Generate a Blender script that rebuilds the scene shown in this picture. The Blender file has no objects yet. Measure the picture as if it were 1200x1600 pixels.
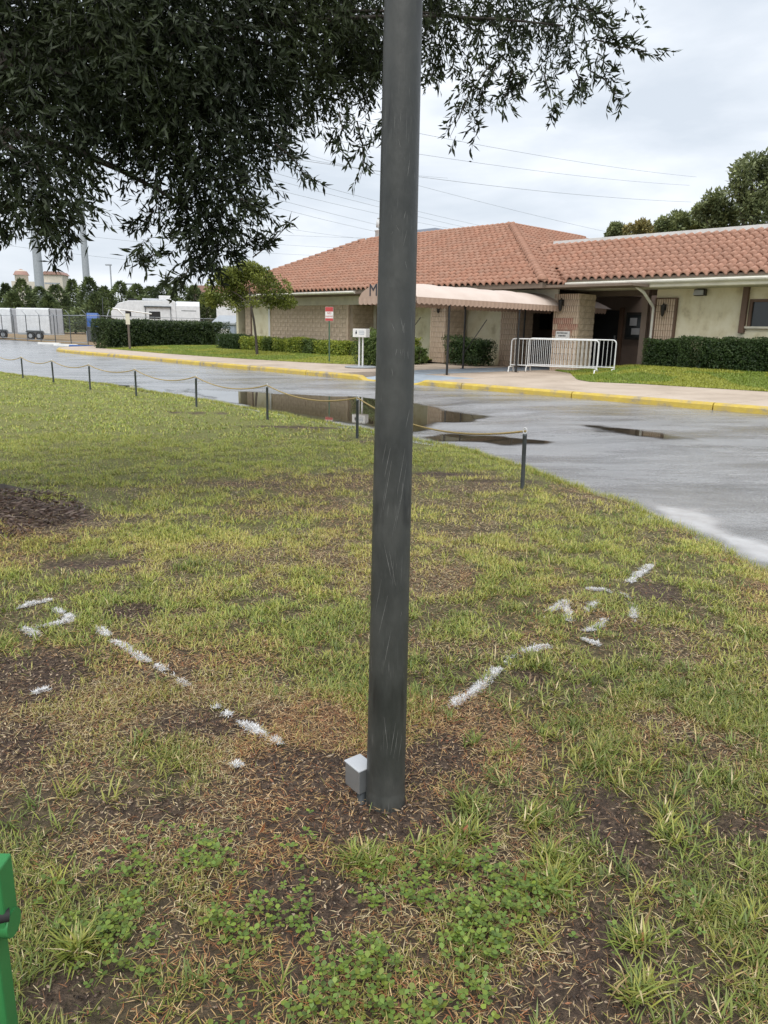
import bpy, math, random
import numpy as np
from mathutils import Vector, Matrix
random.seed(7); RNG = np.random.default_rng(11)
SC = bpy.context.scene; COL = SC.collection
rad = math.radians

# ------------------------------------------------------------------ camera, sky, sun, exposure
F, H, PITCH, ROLL = 1150.0, 1.55, math.atan(285/1150.0), rad(1.15)
cam = bpy.data.objects.new('camera', bpy.data.cameras.new('camera')); COL.objects.link(cam)
RM = Matrix.Rotation(math.pi/2-PITCH, 3, 'X') @ Matrix.Rotation(ROLL, 3, 'Z')
cam.matrix_world = Matrix.Translation((0, 0, H)) @ RM.to_4x4()
cam.data.sensor_fit = 'VERTICAL'; cam.data.sensor_height = 36.0; cam.data.sensor_width = 27.0
cam.data.lens = F/1600*36; cam.data.clip_start = 0.05; cam.data.clip_end = 3000
SC.camera = cam
SUN_EL, SUN_AZ = rad(58), rad(188)          # azimuth from +Y towards +X
w = bpy.data.worlds.new('World'); SC.world = w; w.use_nodes = True
nt = w.node_tree; nt.nodes.clear(); N = nt.nodes.new; K = nt.links.new
sky = N('ShaderNodeTexSky'); sky.sky_type = 'NISHITA'; sky.sun_disc = False
sky.sun_elevation = SUN_EL; sky.sun_rotation = SUN_AZ; sky.dust_density = 3.0; sky.air_density = 1.0
tc = N('ShaderNodeTexCoord'); mp = N('ShaderNodeMapping'); mp.inputs['Scale'].default_value = (1.0, 1.0, 3.6)
mp.inputs['Location'].default_value = (3.1, 0.4, 0.2)
n1 = N('ShaderNodeTexNoise'); n1.inputs['Scale'].default_value = 3.0; n1.inputs['Detail'].default_value = 7; n1.inputs['Roughness'].default_value = 0.52
n1.inputs['Distortion'].default_value = 0.25
K(tc.outputs['Generated'], mp.inputs['Vector']); K(mp.outputs['Vector'], n1.inputs['Vector'])
cr = N('ShaderNodeValToRGB'); e = cr.color_ramp.elements
e[0].position = 0.39; e[0].color = (4.3, 4.7, 5.2, 1); e[1].position = 0.65; e[1].color = (6.1, 6.35, 6.7, 1)
m_ = cr.color_ramp.elements.new(0.5); m_.color = (4.9, 5.25, 5.7, 1)
K(n1.outputs['Fac'], cr.inputs['Fac'])
mx = N('ShaderNodeMix'); mx.data_type = 'RGBA'; mx.inputs['Factor'].default_value = 0.93
K(sky.outputs['Color'], mx.inputs['A']); K(cr.outputs['Color'], mx.inputs['B'])
bg = N('ShaderNodeBackground'); bg.inputs['Strength'].default_value = 0.1
ou = N('ShaderNodeOutputWorld'); K(mx.outputs['Result'], bg.inputs['Color']); K(bg.outputs['Background'], ou.inputs['Surface'])
sl = bpy.data.lights.new('sun', 'SUN'); sl.energy = 1.5; sl.angle = rad(60); sl.color = (1, 0.96, 0.9)
so = bpy.data.objects.new('sun', sl); COL.objects.link(so)
sd = Vector((math.sin(SUN_AZ)*math.cos(SUN_EL), math.cos(SUN_AZ)*math.cos(SUN_EL), math.sin(SUN_EL)))
so.rotation_euler = sd.to_track_quat('Z', 'Y').to_euler(); so.location = (20, 10, 40)
vs = SC.view_settings; vs.view_transform = 'Standard'; vs.look = 'None'; vs.exposure = 0.82; vs.gamma = 1; vs.use_curve_mapping = False
SC.cycles.max_bounces = 6; SC.cycles.transparent_max_bounces = 4

# ------------------------------------------------------------------ measuring helpers
RN = np.array(RM)
def ray(x, y): return RN @ np.array([(x-600)/F, -(y-800)/F, -1.0])
def G(x, y, z=0.0):
    d = ray(x, y); t = (z-H)/d[2]; return np.array([0, 0, H]) + d*t
def at(x, y, Y):
    d = ray(x, y); return np.array([0, 0, H]) + d*(Y/d[1])
BA = rad(-46); UX = np.array([math.cos(BA), math.sin(BA)]); NX = np.array([-math.sin(BA), math.cos(BA)]); BO = np.array([0.8, 21.4])
def AB(x, y):                     # world xy -> street frame (a along the facade, b away from the road)
    dx, dy = np.asarray(x)-BO[0], np.asarray(y)-BO[1]
    return dx*UX[0]+dy*UX[1], dx*NX[0]+dy*NX[1]
def XY(a, b): return BO[0]+np.asarray(a)*UX[0]+np.asarray(b)*NX[0], BO[1]+np.asarray(a)*UX[1]+np.asarray(b)*NX[1]
def WL(a, b, z): x, y = XY(a, b); return (float(x), float(y), z)
def hash2(ix, iy, s):
    h = (ix.astype(np.int64)*374761393 + iy.astype(np.int64)*668265263 + s*974711) & 0x7fffffff
    h = ((h ^ (h >> 13))*1274126177) & 0x7fffffff
    return ((h ^ (h >> 16)) & 0xffff)/65535.0
def vnoise(x, y, sc, s=0):
    x = np.asarray(x, float)*sc; y = np.asarray(y, float)*sc; ix = np.floor(x); iy = np.floor(y); fx = x-ix; fy = y-iy
    fx = fx*fx*(3-2*fx); fy = fy*fy*(3-2*fy)
    a = hash2(ix, iy, s); b = hash2(ix+1, iy, s); c = hash2(ix, iy+1, s); d = hash2(ix+1, iy+1, s)
    return (a*(1-fx)+b*fx)*(1-fy)+(c*(1-fx)+d*fx)*fy
def fbm(x, y, sc, s=0, o=4): return sum(vnoise(x, y, sc*2**k, s+k)*0.5**k for k in range(o))/sum(0.5**k for k in range(o))
def sstep(a, b, x): t = np.clip((x-a)/(b-a), 0, 1); return t*t*(3-2*t)
def polydist(px, py, poly):       # signed distance, negative inside
    P = np.asarray(poly, float); Q = np.roll(P, -1, 0); d = np.full(np.shape(px), 1e9); ins = np.zeros(np.shape(px), bool)
    for (x0, y0), (x1, y1) in zip(P, Q):
        ex, ey = x1-x0, y1-y0; t = np.clip(((px-x0)*ex+(py-y0)*ey)/(ex*ex+ey*ey+1e-12), 0, 1)
        d = np.minimum(d, np.hypot(px-x0-t*ex, py-y0-t*ey))
        c = ((y0 > py) != (y1 > py)) & (px < (x1-x0)*(py-y0)/(y1-y0+1e-12)+x0); ins ^= c
    return np.where(ins, -d, d)

# ------------------------------------------------------------------ materials
MATS = {}
def ramp_mat(name, cols, scale=4.0, rough=0.7, bump=0.0, bscale=60.0, metal=0.0, spec=0.5, stretch=(1, 1, 1), detail=6, rvar=0.0, lo=0.3, hi=0.7, coords='Object', aniso=None):
    m = bpy.data.materials.new(name); m.use_nodes = True; t = m.node_tree; b = t.nodes['Principled BSDF']
    tc = t.nodes.new('ShaderNodeTexCoord'); mp = t.nodes.new('ShaderNodeMapping'); mp.inputs['Scale'].default_value = stretch
    t.links.new(tc.outputs[coords], mp.inputs['Vector'])
    n = t.nodes.new('ShaderNodeTexNoise'); n.inputs['Scale'].default_value = scale; n.inputs['Detail'].default_value = detail; n.inputs['Roughness'].default_value = 0.62
    t.links.new(mp.outputs['Vector'], n.inputs['Vector'])
    r = t.nodes.new('ShaderNodeValToRGB'); el = r.color_ramp.elements
    while len(el) < len(cols): el.new(0.5)
    for i, c in enumerate(cols):
        el[i].position = lo+(hi-lo)*i/max(1, len(cols)-1); el[i].color = (*c, 1)
    t.links.new(n.outputs['Fac'], r.inputs['Fac']); t.links.new(r.outputs['Color'], b.inputs['Base Color'])
    b.inputs['Roughness'].default_value = rough; b.inputs['Metallic'].default_value = metal; b.inputs['Specular IOR Level'].default_value = spec
    if rvar:
        mr = t.nodes.new('ShaderNodeMapRange'); mr.inputs[3].default_value = max(0.02, rough-rvar); mr.inputs[4].default_value = rough+rvar
        mr.inputs[1].default_value = 0.3; mr.inputs[2].default_value = 0.7
        t.links.new(n.outputs['Fac'], mr.inputs[0]); t.links.new(mr.outputs[0], b.inputs['Roughness'])
    if bump:
        n2 = t.nodes.new('ShaderNodeTexNoise'); n2.inputs['Scale'].default_value = bscale; n2.inputs['Detail'].default_value = 4
        t.links.new(mp.outputs['Vector'], n2.inputs['Vector'])
        bp = t.nodes.new('ShaderNodeBump'); bp.inputs['Strength'].default_value = bump; bp.inputs['Distance'].default_value = 0.02
        t.links.new(n2.outputs['Fac'], bp.inputs['Height']); t.links.new(bp.outputs['Normal'], b.inputs['Normal'])
    MATS[name] = m; return m
def plain(name, c, rough=0.5, metal=0.0, var=0.12, scale=3.0, bump=0.05, bscale=40):
    lo = tuple(v*(1-var) for v in c); hi = tuple(min(1, v*(1+var)) for v in c)
    return ramp_mat(name, [lo, hi], scale, rough, bump, bscale, metal, rvar=0.08)
def leaf_mat(name, trans=0.25, rough=0.5, spec=0.4):      # colour from the mesh's own colour attribute
    m = bpy.data.materials.new(name); m.use_nodes = True; t = m.node_tree; b = t.nodes['Principled BSDF']; o = t.nodes['Material Output']
    a = t.nodes.new('ShaderNodeAttribute'); a.attribute_name = 'col'
    t.links.new(a.outputs['Color'], b.inputs['Base Color']); b.inputs['Roughness'].default_value = rough; b.inputs['Specular IOR Level'].default_value = spec
    if trans:
        tr = t.nodes.new('ShaderNodeBsdfTranslucent'); mx = t.nodes.new('ShaderNodeMixShader'); mx.inputs[0].default_value = trans
        t.links.new(a.outputs['Color'], tr.inputs['Color']); t.links.new(b.outputs[0], mx.inputs[1]); t.links.new(tr.outputs[0], mx.inputs[2]); t.links.new(mx.outputs[0], o.inputs['Surface'])
    MATS[name] = m; return m
leaf_mat('grass_blade', 0.22, 0.42, 0.5); leaf_mat('leaf', 0.2, 0.45, 0.4); leaf_mat('oak_leaf', 0.08, 0.5, 0.25); leaf_mat('painted_blade', 0.0, 0.7, 0.3)
leaf_mat('attr_tile', 0.0, 0.72, 0.3)
plain('white_paint', (0.72, 0.72, 0.70), 0.45); plain('white_metal', (0.7, 0.71, 0.71), 0.35); plain('galvanised', (0.42, 0.44, 0.45), 0.42, 0.7)
plain('black_metal', (0.02, 0.018, 0.017), 0.45); plain('dark_hole', (0.012, 0.012, 0.013), 0.5); plain('rubber', (0.02, 0.02, 0.02), 0.8)
plain('glass_dark', (0.03, 0.037, 0.04), 0.08); plain('green_post', (0.07, 0.12, 0.075), 0.6); plain('sign_red', (0.45, 0.06, 0.06), 0.5)
plain('ink', (0.03, 0.035, 0.05), 0.6); plain('bark', (0.07, 0.058, 0.048), 0.9, var=0.4, scale=14, bump=0.8, bscale=30)
plain('light_bark', (0.13, 0.105, 0.085), 0.85, var=0.3, scale=9); plain('brown_wood', (0.14, 0.085, 0.055), 0.65); plain('door_brown', (0.2, 0.13, 0.095), 0.6)
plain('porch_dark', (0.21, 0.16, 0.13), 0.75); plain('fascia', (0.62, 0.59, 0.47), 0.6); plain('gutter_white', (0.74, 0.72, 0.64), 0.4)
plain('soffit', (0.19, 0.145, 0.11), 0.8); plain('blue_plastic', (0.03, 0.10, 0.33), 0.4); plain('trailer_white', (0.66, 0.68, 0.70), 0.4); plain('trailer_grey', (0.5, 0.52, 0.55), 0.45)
plain('steel_far', (0.34, 0.37, 0.40), 0.5); plain('roof_red_far', (0.36, 0.22, 0.18), 0.8); plain('cream_far', (0.6, 0.55, 0.47), 0.8); plain('blue_grey', (0.28, 0.33, 0.40), 0.5)
plain('rope', (0.42, 0.31, 0.13), 0.85, var=0.3, scale=60, bump=0.4, bscale=200); plain('post_grey', (0.075, 0.085, 0.092), 0.5, 0.2, var=0.25, scale=18)
plain('sidewalk_stop_white', (0.66, 0.66, 0.64), 0.7)
ramp_mat('stucco', [(0.50, 0.43, 0.27), (0.70, 0.63, 0.42), (0.77, 0.71, 0.51)], 2.2, 0.85, 0.35, 90, lo=0.30, hi=0.56, stretch=(1, 1, 0.7))
ramp_mat('block', [(0.42, 0.32, 0.22), (0.55, 0.435, 0.315), (0.64, 0.52, 0.39)], 5, 0.9, 0.6, 55)
ramp_mat('block_fluted', [(0.48, 0.36, 0.25), (0.58, 0.455, 0.335), (0.64, 0.52, 0.40)], 4, 0.9, 0.5, 70)
ramp_mat('block_red', [(0.40, 0.21, 0.16), (0.47, 0.27, 0.20), (0.50, 0.36, 0.27)], 4, 0.9, 0.5, 70)
ramp_mat('mortar', [(0.27, 0.21, 0.15), (0.34, 0.27, 0.2)], 8, 0.95)
ramp_mat('concrete', [(0.38, 0.305, 0.235), (0.50, 0.41, 0.325), (0.56, 0.47, 0.385)], 0.9, 0.75, 0.15, 80, rvar=0.15)
ramp_mat('ramp_paint', [(0.30, 0.36, 0.42), (0.40, 0.46, 0.52)], 1.5, 0.5, 0.1, 60, rvar=0.15)
ramp_mat('kerb_yellow', [(0.30, 0.26, 0.20), (0.52, 0.39, 0.12), (0.58, 0.42, 0.07), (0.64, 0.49, 0.10)], 3.4, 0.65, 0.35, 50, lo=0.34, hi=0.66)
ramp_mat('lawn_far', [(0.11, 0.13, 0.032), (0.16, 0.185, 0.042), (0.21, 0.22, 0.06)], 1.3, 0.9, 0.5, 60)
ramp_mat('dirt_lot', [(0.10, 0.10, 0.04), (0.25, 0.17, 0.09), (0.33, 0.23, 0.13)], 0.35, 0.95, 0.3, 20)
ramp_mat('terrain', [(0.06, 0.075, 0.03), (0.10, 0.11, 0.045)], 0.05, 0.95)
ramp_mat('canopy_cloth', [(0.60, 0.49, 0.42), (0.68, 0.575, 0.505)], 1.2, 0.62, 0.12, 6)
ramp_mat('valance_cloth', [(0.42, 0.295, 0.225), (0.48, 0.345, 0.27)], 1.2, 0.8, 0.1, 6)
ramp_mat('puddle_water', [(0.045, 0.037, 0.026), (0.07, 0.058, 0.04)], 0.7, 0.015, 0.012, 6, spec=0.6)
def shore(m, lo, hi):
    t = m.node_tree; b = t.nodes['Principled BSDF']; o = t.nodes['Material Output']; a = t.nodes.new('ShaderNodeAttribute'); a.attribute_name = 'depth'
    mr = t.nodes.new('ShaderNodeMapRange'); mr.inputs[1].default_value = lo; mr.inputs[2].default_value = hi; mr.interpolation_type = 'SMOOTHSTEP'; tr = t.nodes.new('ShaderNodeBsdfTransparent'); mx = t.nodes.new('ShaderNodeMixShader')
    t.links.new(a.outputs['Fac'], mr.inputs[0]); t.links.new(mr.outputs[0], mx.inputs[0]); t.links.new(tr.outputs[0], mx.inputs[1]); t.links.new(b.outputs[0], mx.inputs[2]); t.links.new(mx.outputs[0], o.inputs['Surface'])
shore(MATS['puddle_water'], -.03, .22)
shore(ramp_mat('pale_sheen_film', [(0.44, 0.44, 0.44), (0.58, 0.585, 0.59)], 5, 0.16, 0.06, 60, spec=1.0, rvar=.08), -.02, .3)  # pale base colour paints the bright sky sheen onto the wet strip
ramp_mat('mulch', [(0.035, 0.022, 0.015), (0.075, 0.046, 0.032), (0.13, 0.085, 0.06)], 22, 0.95, 1.0, 70)
ramp_mat('stain', [(0.05, 0.045, 0.04), (0.09, 0.08, 0.07)], 3, 0.3)
def asphalt_mat():
    m = ramp_mat('asphalt', [(0.13, 0.132, 0.135), (0.27, 0.272, 0.275), (0.43, 0.43, 0.43)], 55, 0.3, 0.15, 260, detail=8)
    t = m.node_tree; b = t.nodes['Principled BSDF']; tc = t.nodes['Texture Coordinate']
    mp = t.nodes.new('ShaderNodeMapping'); mp.inputs['Rotation'].default_value = (0, 0, -BA); mp.inputs['Scale'].default_value = (0.35, 1.4, 1)
    n = t.nodes.new('ShaderNodeTexNoise'); n.inputs['Scale'].default_value = 0.55; n.inputs['Detail'].default_value = 8; n.inputs['Roughness'].default_value = 0.65
    t.links.new(tc.outputs['Object'], mp.inputs['Vector']); t.links.new(mp.outputs['Vector'], n.inputs['Vector'])
    mr = t.nodes.new('ShaderNodeMapRange'); mr.inputs[1].default_value = 0.35; mr.inputs[2].default_value = 0.62; mr.inputs[3].default_value = 0.10; mr.inputs[4].default_value = 0.36
    t.links.new(n.outputs['Fac'], mr.inputs[0]); t.links.new(mr.outputs[0], b.inputs['Roughness']); b.inputs['Specular IOR Level'].default_value = 0.8
    base = b.inputs['Base Color'].links[0].from_socket; n2 = t.nodes.new('ShaderNodeTexNoise'); n2.inputs['Scale'].default_value = 1.1; n2.inputs['Detail'].default_value = 9; n2.inputs['Roughness'].default_value = 0.7; t.links.new(mp.outputs['Vector'], n2.inputs['Vector'])
    r2 = t.nodes.new('ShaderNodeMapRange'); r2.inputs[1].default_value = 0.33; r2.inputs[2].default_value = 0.58; r2.inputs[3].default_value = 0.55; r2.inputs[4].default_value = 1.12; t.links.new(n2.outputs['Fac'], r2.inputs[0])
    hs = t.nodes.new('ShaderNodeHueSaturation'); t.links.new(r2.outputs[0], hs.inputs['Value']); t.links.new(base, hs.inputs['Color']); t.links.new(hs.outputs['Color'], b.inputs['Base Color'])
asphalt_mat()
def lawn_soil_mat():
    m = ramp_mat('lawn_soil', [(0.032, 0.021, 0.015), (0.07, 0.046, 0.033), (0.125, 0.086, 0.06), (0.27, 0.195, 0.13)], 38, 0.95, 1.0, 160, detail=9, lo=0.3, hi=0.72)
    t = m.node_tree; b = t.nodes['Principled BSDF']; base = b.inputs['Base Color'].links[0].from_socket
    at_ = t.nodes.new('ShaderNodeAttribute'); at_.attribute_name = 'turf'
    n = t.nodes.new('ShaderNodeTexNoise'); n.inputs['Scale'].default_value = 45; n.inputs['Detail'].default_value = 8; n.inputs['Roughness'].default_value = 0.7
    t.links.new(t.nodes['Texture Coordinate'].outputs['Object'], n.inputs['Vector']); r = t.nodes.new('ShaderNodeValToRGB')
    r.color_ramp.elements[0].position = 0.36; r.color_ramp.elements[0].color = (0.10, 0.105, 0.03, 1); r.color_ramp.elements[1].position = 0.64; r.color_ramp.elements[1].color = (0.33, 0.34, 0.09, 1)
    t.links.new(n.outputs['Fac'], r.inputs['Fac']); q = t.nodes.new('ShaderNodeMix'); q.data_type = 'RGBA'
    t.links.new(at_.outputs['Fac'], q.inputs['Factor']); t.links.new(base, q.inputs['A']); t.links.new(r.outputs['Color'], q.inputs['B']); t.links.new(q.outputs['Result'], b.inputs['Base Color'])
lawn_soil_mat()
def pole_mat():
    m = ramp_mat('pole_paint', [(0.028, 0.031, 0.029), (0.049, 0.052, 0.048), (0.078, 0.080, 0.073)], 7, 0.48, 0.12, 40, stretch=(1, 1, 0.5), rvar=0.1)
    t = m.node_tree; b = t.nodes['Principled BSDF']; base = b.inputs['Base Color'].links[0].from_socket; tc = t.nodes['Texture Coordinate']
    def scr(rot, sc, scale, lo, hi, loc):
        mp = t.nodes.new('ShaderNodeMapping'); mp.inputs['Rotation'].default_value = rot; mp.inputs['Scale'].default_value = sc; mp.inputs['Location'].default_value = loc
        n = t.nodes.new('ShaderNodeTexNoise'); n.inputs['Scale'].default_value = scale; n.inputs['Detail'].default_value = 3
        t.links.new(tc.outputs['Object'], mp.inputs['Vector']); t.links.new(mp.outputs['Vector'], n.inputs['Vector'])
        r = t.nodes.new('ShaderNodeMapRange'); r.inputs[1].default_value = lo; r.inputs[2].default_value = hi; t.links.new(n.outputs['Fac'], r.inputs[0]); return r.outputs[0]
    def mul(a, c):
        q = t.nodes.new('ShaderNodeMath'); q.operation = 'MULTIPLY'; q.use_clamp = True; t.links.new(a, q.inputs[0]); t.links.new(c, q.inputs[1]); return q.outputs[0]
    def mixc(fac, a, col):
        q = t.nodes.new('ShaderNodeMix'); q.data_type = 'RGBA'; t.links.new(fac, q.inputs['Factor']); t.links.new(a, q.inputs['A']); q.inputs['B'].default_value = (*col, 1); return q.outputs['Result']
    patch = scr((0, 0, 0), (1, 1, 0.8), 7, 0.47, 0.60, (1, 2, 3)); patch2 = scr((0, 0, 0), (1, 1, 1), 6, 0.50, 0.60, (5, 1, 0))
    s1 = mul(scr((0, rad(9), 0), (1, 0.3, 0.03), 420, 0.66, 0.74, (0, 0, 0)), patch)
    s2 = mul(scr((0, rad(-20), 0), (1, 0.3, 0.03), 380, 0.63, 0.74, (3, 0, 0)), patch2)
    dk = mul(scr((0, rad(12), 0), (1, 0.5, 0.07), 45, 0.50, 0.62, (0, 4, 0)), scr((0, 0, 0), (1, 1, 0.7), 5, 0.5, 0.6, (9, 3, 1)))
    c = mixc(dk, base, (0.022, 0.023, 0.022)); c = mixc(s1, c, (0.17, 0.17, 0.16)); c = mixc(s2, c, (0.16, 0.16, 0.15))
    t.links.new(c, b.inputs['Base Color'])
pole_mat()
def tile_mat():
    m = ramp_mat('roof_tile', [(0.29, 0.15, 0.098), (0.37, 0.20, 0.138), (0.43, 0.25, 0.18)], 7, 0.75, 0.3, 60)
    t = m.node_tree; b = t.nodes['Principled BSDF']; base = b.inputs['Base Color'].links[0].from_socket
    oi = t.nodes.new('ShaderNodeObjectInfo'); hs = t.nodes.new('ShaderNodeHueSaturation')
    mr = t.nodes.new('ShaderNodeMapRange'); mr.inputs[3].default_value = 0.9; mr.inputs[4].default_value = 1.1
    t.links.new(oi.outputs['Random'], mr.inputs[0]); t.links.new(mr.outputs[0], hs.inputs['Value']); t.links.new(base, hs.inputs['Color']); t.links.new(hs.outputs['Color'], b.inputs['Base Color'])
tile_mat()
def chain_mat():
    m = ramp_mat('chain_link', [(0.22, 0.23, 0.24), (0.3, 0.31, 0.32)], 3, 0.5, metal=0.5)
chain_mat()
M = MATS

# ------------------------------------------------------------------ mesh helpers
def link(o, parent=None, loc=None):
    COL.objects.link(o); o.parent = parent
    if loc is not None: o.location = loc
    return o
def tag(o, label, cat, group=None, kind=None):
    o['label'] = label; o['category'] = cat
    if group: o['group'] = group
    if kind: o['kind'] = kind
    return o
def empty(name, loc, rz=0): o = bpy.data.objects.new(name, None); o.location = loc; o.rotation_euler = (0, 0, rz); o.empty_display_size = 0.2; return link(o)
def structure(o): o['kind'] = 'structure'; return o
class MB:
    def __init__(s): s.v = []; s.f = []; s.sm = []
    def add(s, vs, fs, smooth=False):
        k = len(s.v); s.v += [tuple(p) for p in vs]; s.f += [tuple(i+k for i in q) for q in fs]; s.sm += [smooth]*len(fs); return s
    def box(s, x0, x1, y0, y1, z0, z1):
        return s.add([(x0, y0, z0), (x1, y0, z0), (x1, y1, z0), (x0, y1, z0), (x0, y0, z1), (x1, y0, z1), (x1, y1, z1), (x0, y1, z1)],
                     [(3, 2, 1, 0), (4, 5, 6, 7), (0, 1, 5, 4), (1, 2, 6, 5), (2, 3, 7, 6), (3, 0, 4, 7)])
    def prism(s, poly, z0, z1, axis='z'):
        n = len(poly)
        f = {'z': lambda p, z: (p[0], p[1], z), 'y': lambda p, z: (p[0], z, p[1]), 'x': lambda p, z: (z, p[0], p[1])}[axis]
        return s.add([f(p, z0) for p in poly]+[f(p, z1) for p in poly], [tuple(range(n))[::-1], tuple(range(n, 2*n))]+[(i, (i+1) % n, n+(i+1) % n, n+i) for i in range(n)])
    def tube(s, pts, r, seg=8, cap=True):
        pts = [Vector(p) for p in pts]; n = len(pts); rs = r if hasattr(r, '__len__') else [r]*n; vs = []; up = None
        for i, p in enumerate(pts):
            d = (pts[min(i+1, n-1)]-pts[max(i-1, 0)]).normalized()
            if up is None: up = d.orthogonal().normalized()
            up = (up-d*up.dot(d)).normalized(); sd = d.cross(up)
            for k in range(seg): a = 2*math.pi*k/seg; vs.append(p+(up*math.cos(a)+sd*math.sin(a))*rs[i])
        fs = [(i*seg+k, i*seg+(k+1) % seg, (i+1)*seg+(k+1) % seg, (i+1)*seg+k) for i in range(n-1) for k in range(seg)]
        s.add(vs, fs, True)
        if cap: s.add(vs[:seg], [tuple(range(seg))[::-1]]); s.add(vs[-seg:], [tuple(range(seg))])
        return s
    def lathe(s, prof, seg=16, c=(0, 0)):
        vs = [(c[0]+r*math.cos(2*math.pi*k/seg), c[1]+r*math.sin(2*math.pi*k/seg), z) for r, z in prof for k in range(seg)]
        s.add(vs, [(i*seg+k, i*seg+(k+1) % seg, (i+1)*seg+(k+1) % seg, (i+1)*seg+k) for i in range(len(prof)-1) for k in range(seg)], True); return s
    def mesh(s, name, mat):
        me = bpy.data.meshes.new(name); me.from_pydata(s.v, [], s.f); me.polygons.foreach_set('use_smooth', s.sm); me.update()
        me.materials.append(M[mat] if isinstance(mat, str) else mat); return me
    def build(s, name, mat, parent=None, bevel=0, loc=None):
        o = link(bpy.data.objects.new(name, s.mesh(name, mat)), parent, loc)
        if bevel:
            b = o.modifiers.new('bevel', 'BEVEL'); b.width = bevel; b.segments = 2; b.limit_method = 'ANGLE'
        return o
def fast(name, V, T, mat, col=None, parent=None, smooth=False):
    V = np.ascontiguousarray(V, np.float32); T = np.ascontiguousarray(T, np.int32); k = T.shape[1]
    me = bpy.data.meshes.new(name); me.vertices.add(len(V)); me.vertices.foreach_set('co', V.ravel())
    me.loops.add(T.size); me.loops.foreach_set('vertex_index', T.ravel()); me.polygons.add(len(T)); me.polygons.foreach_set('loop_start', np.arange(0, T.size, k, dtype=np.int32))
    if smooth: me.polygons.foreach_set('use_smooth', np.ones(len(T), bool))
    me.update(calc_edges=True)
    if col is not None:
        a = me.attributes.new('col', 'FLOAT_COLOR', 'POINT'); c = np.ones((len(V), 4), np.float32); c[:, :3] = col; a.data.foreach_set('color', c.ravel())
    me.materials.append(M[mat]); return link(bpy.data.objects.new(name, me), parent)
def gridmesh(name, X, Y, Z, mat, parent=None):
    r, c = X.shape; V = np.stack([X, Y, Z], -1).reshape(-1, 3); i = np.arange(r*c).reshape(r, c)
    T = np.stack([i[:-1, :-1], i[:-1, 1:], i[1:, 1:], i[1:, :-1]], -1).reshape(-1, 4)
    return fast(name, V, T, mat, None, parent, True)
def copies(src, n):               # a thing with copies of its parts and sub-parts
    out = []
    for _ in range(n):
        r = src.copy(); COL.objects.link(r)
        for ch in src.children:
            c = ch.copy(); COL.objects.link(c); c.parent = r
            for g in ch.children: d = g.copy(); COL.objects.link(d); d.parent = c
        out.append(r)
    return out
def blades(P, L, Wd, yaw, lean, curl, col, tip=None, seg=2):
    n = len(P); h = np.stack([np.cos(yaw), np.sin(yaw), np.zeros(n)], 1); s = np.stack([-np.sin(yaw), np.cos(yaw), np.zeros(n)], 1)*(Wd/2)[:, None]; up = np.array([0, 0, 1.0])
    def pt(t): return P + h*(L*(np.sin(lean)*t+curl*t*t))[:, None] + up*(L*np.maximum(np.cos(lean)*t-0.55*curl*t*t, 0.02*t))[:, None]
    tp = col if tip is None else tip
    if seg == 2:
        m = pt(0.55); V = np.stack([P-s*0.7, P+s*0.7, m-s, m+s, pt(1.0)], 1).reshape(-1, 3); b = np.arange(n)[:, None]*5
        T = np.concatenate([b+[0, 1, 3], b+[0, 3, 2], b+[2, 3, 4]], 1).reshape(-1, 3); C = np.stack([col, col, col*0.5+tp*0.5, col*0.5+tp*0.5, tp], 1).reshape(-1, 3)
    else:
        V = np.stack([P-s, P+s, pt(1.0)], 1).reshape(-1, 3); b = np.arange(n)[:, None]*3; T = (b+[0, 1, 2]).reshape(-1, 3); C = np.stack([col, col, tp], 1).reshape(-1, 3)
    return V, T, C
def merge(parts):
    V, T, C, k = [], [], [], 0
    for v, t, c in parts: V.append(v); T.append(t+k); C.append(c); k += len(v)
    return np.concatenate(V), np.concatenate(T), np.concatenate(C)
def leaves(P, D, L, Wd, col, rng=RNG):      # lanceolate two-triangle-pair leaves along direction D, folded along the midrib
    n = len(P); r = rng.normal(size=(n, 3)); s = np.cross(D, r); s /= np.linalg.norm(s, axis=1, keepdims=True)+1e-9; nn = np.cross(D, s)
    m = P+D*(L*0.45)[:, None]; e = s*(Wd/2)[:, None]; fold = nn*(Wd*0.18)[:, None]
    V = np.stack([P, m-e+fold, P+D*L[:, None], m+e+fold], 1).reshape(-1, 3); b = np.arange(n)[:, None]*4
    T = np.concatenate([b+[0, 1, 2], b+[0, 2, 3]], 1).reshape(-1, 3); return V, T, np.repeat(col, 4, 0)
def unit(v): return v/(np.linalg.norm(v, axis=1, keepdims=True)+1e-9)

# ------------------------------------------------------------------ the setting: terrain, road, lawn, kerb, pavements
g = MB().add([(-900, -200, -0.35), (900, -200, -0.35), (900, 1500, -0.35), (-900, 1500, -0.35)], [(0, 1, 2, 3)]).build('terrain', 'terrain'); structure(g)
LE = [(1200, 888), (1100, 835), (1000, 790), (900, 757), (830, 735), (740, 705), (650, 688), (560, 670), (480, 655), (400, 640), (330, 627), (250, 615), (160, 600), (80, 593), (0, 582)]
lea, leb = [19.5, 16.7, 14.95, 13.87], [-16.2, -13.5, -11.7, -10.7]
for p in LE: q = G(*p, -0.03); a, b = AB(q[0], q[1]); lea.append(float(a)); leb.append(float(b))
lea += [-18.0, -45.0]; leb += [-8.2, -11.0]
lea, leb = np.array(lea[::-1]), np.array(leb[::-1])
def bedge(a): return np.interp(a, lea, leb) + (vnoise(a, a*0+3.3, 1.1, 5)-0.5)*0.22 + (vnoise(a, a*0+1.3, 4.0, 6)-0.5)*0.12
ROOT = np.array([-3.5, 5.75])
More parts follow.
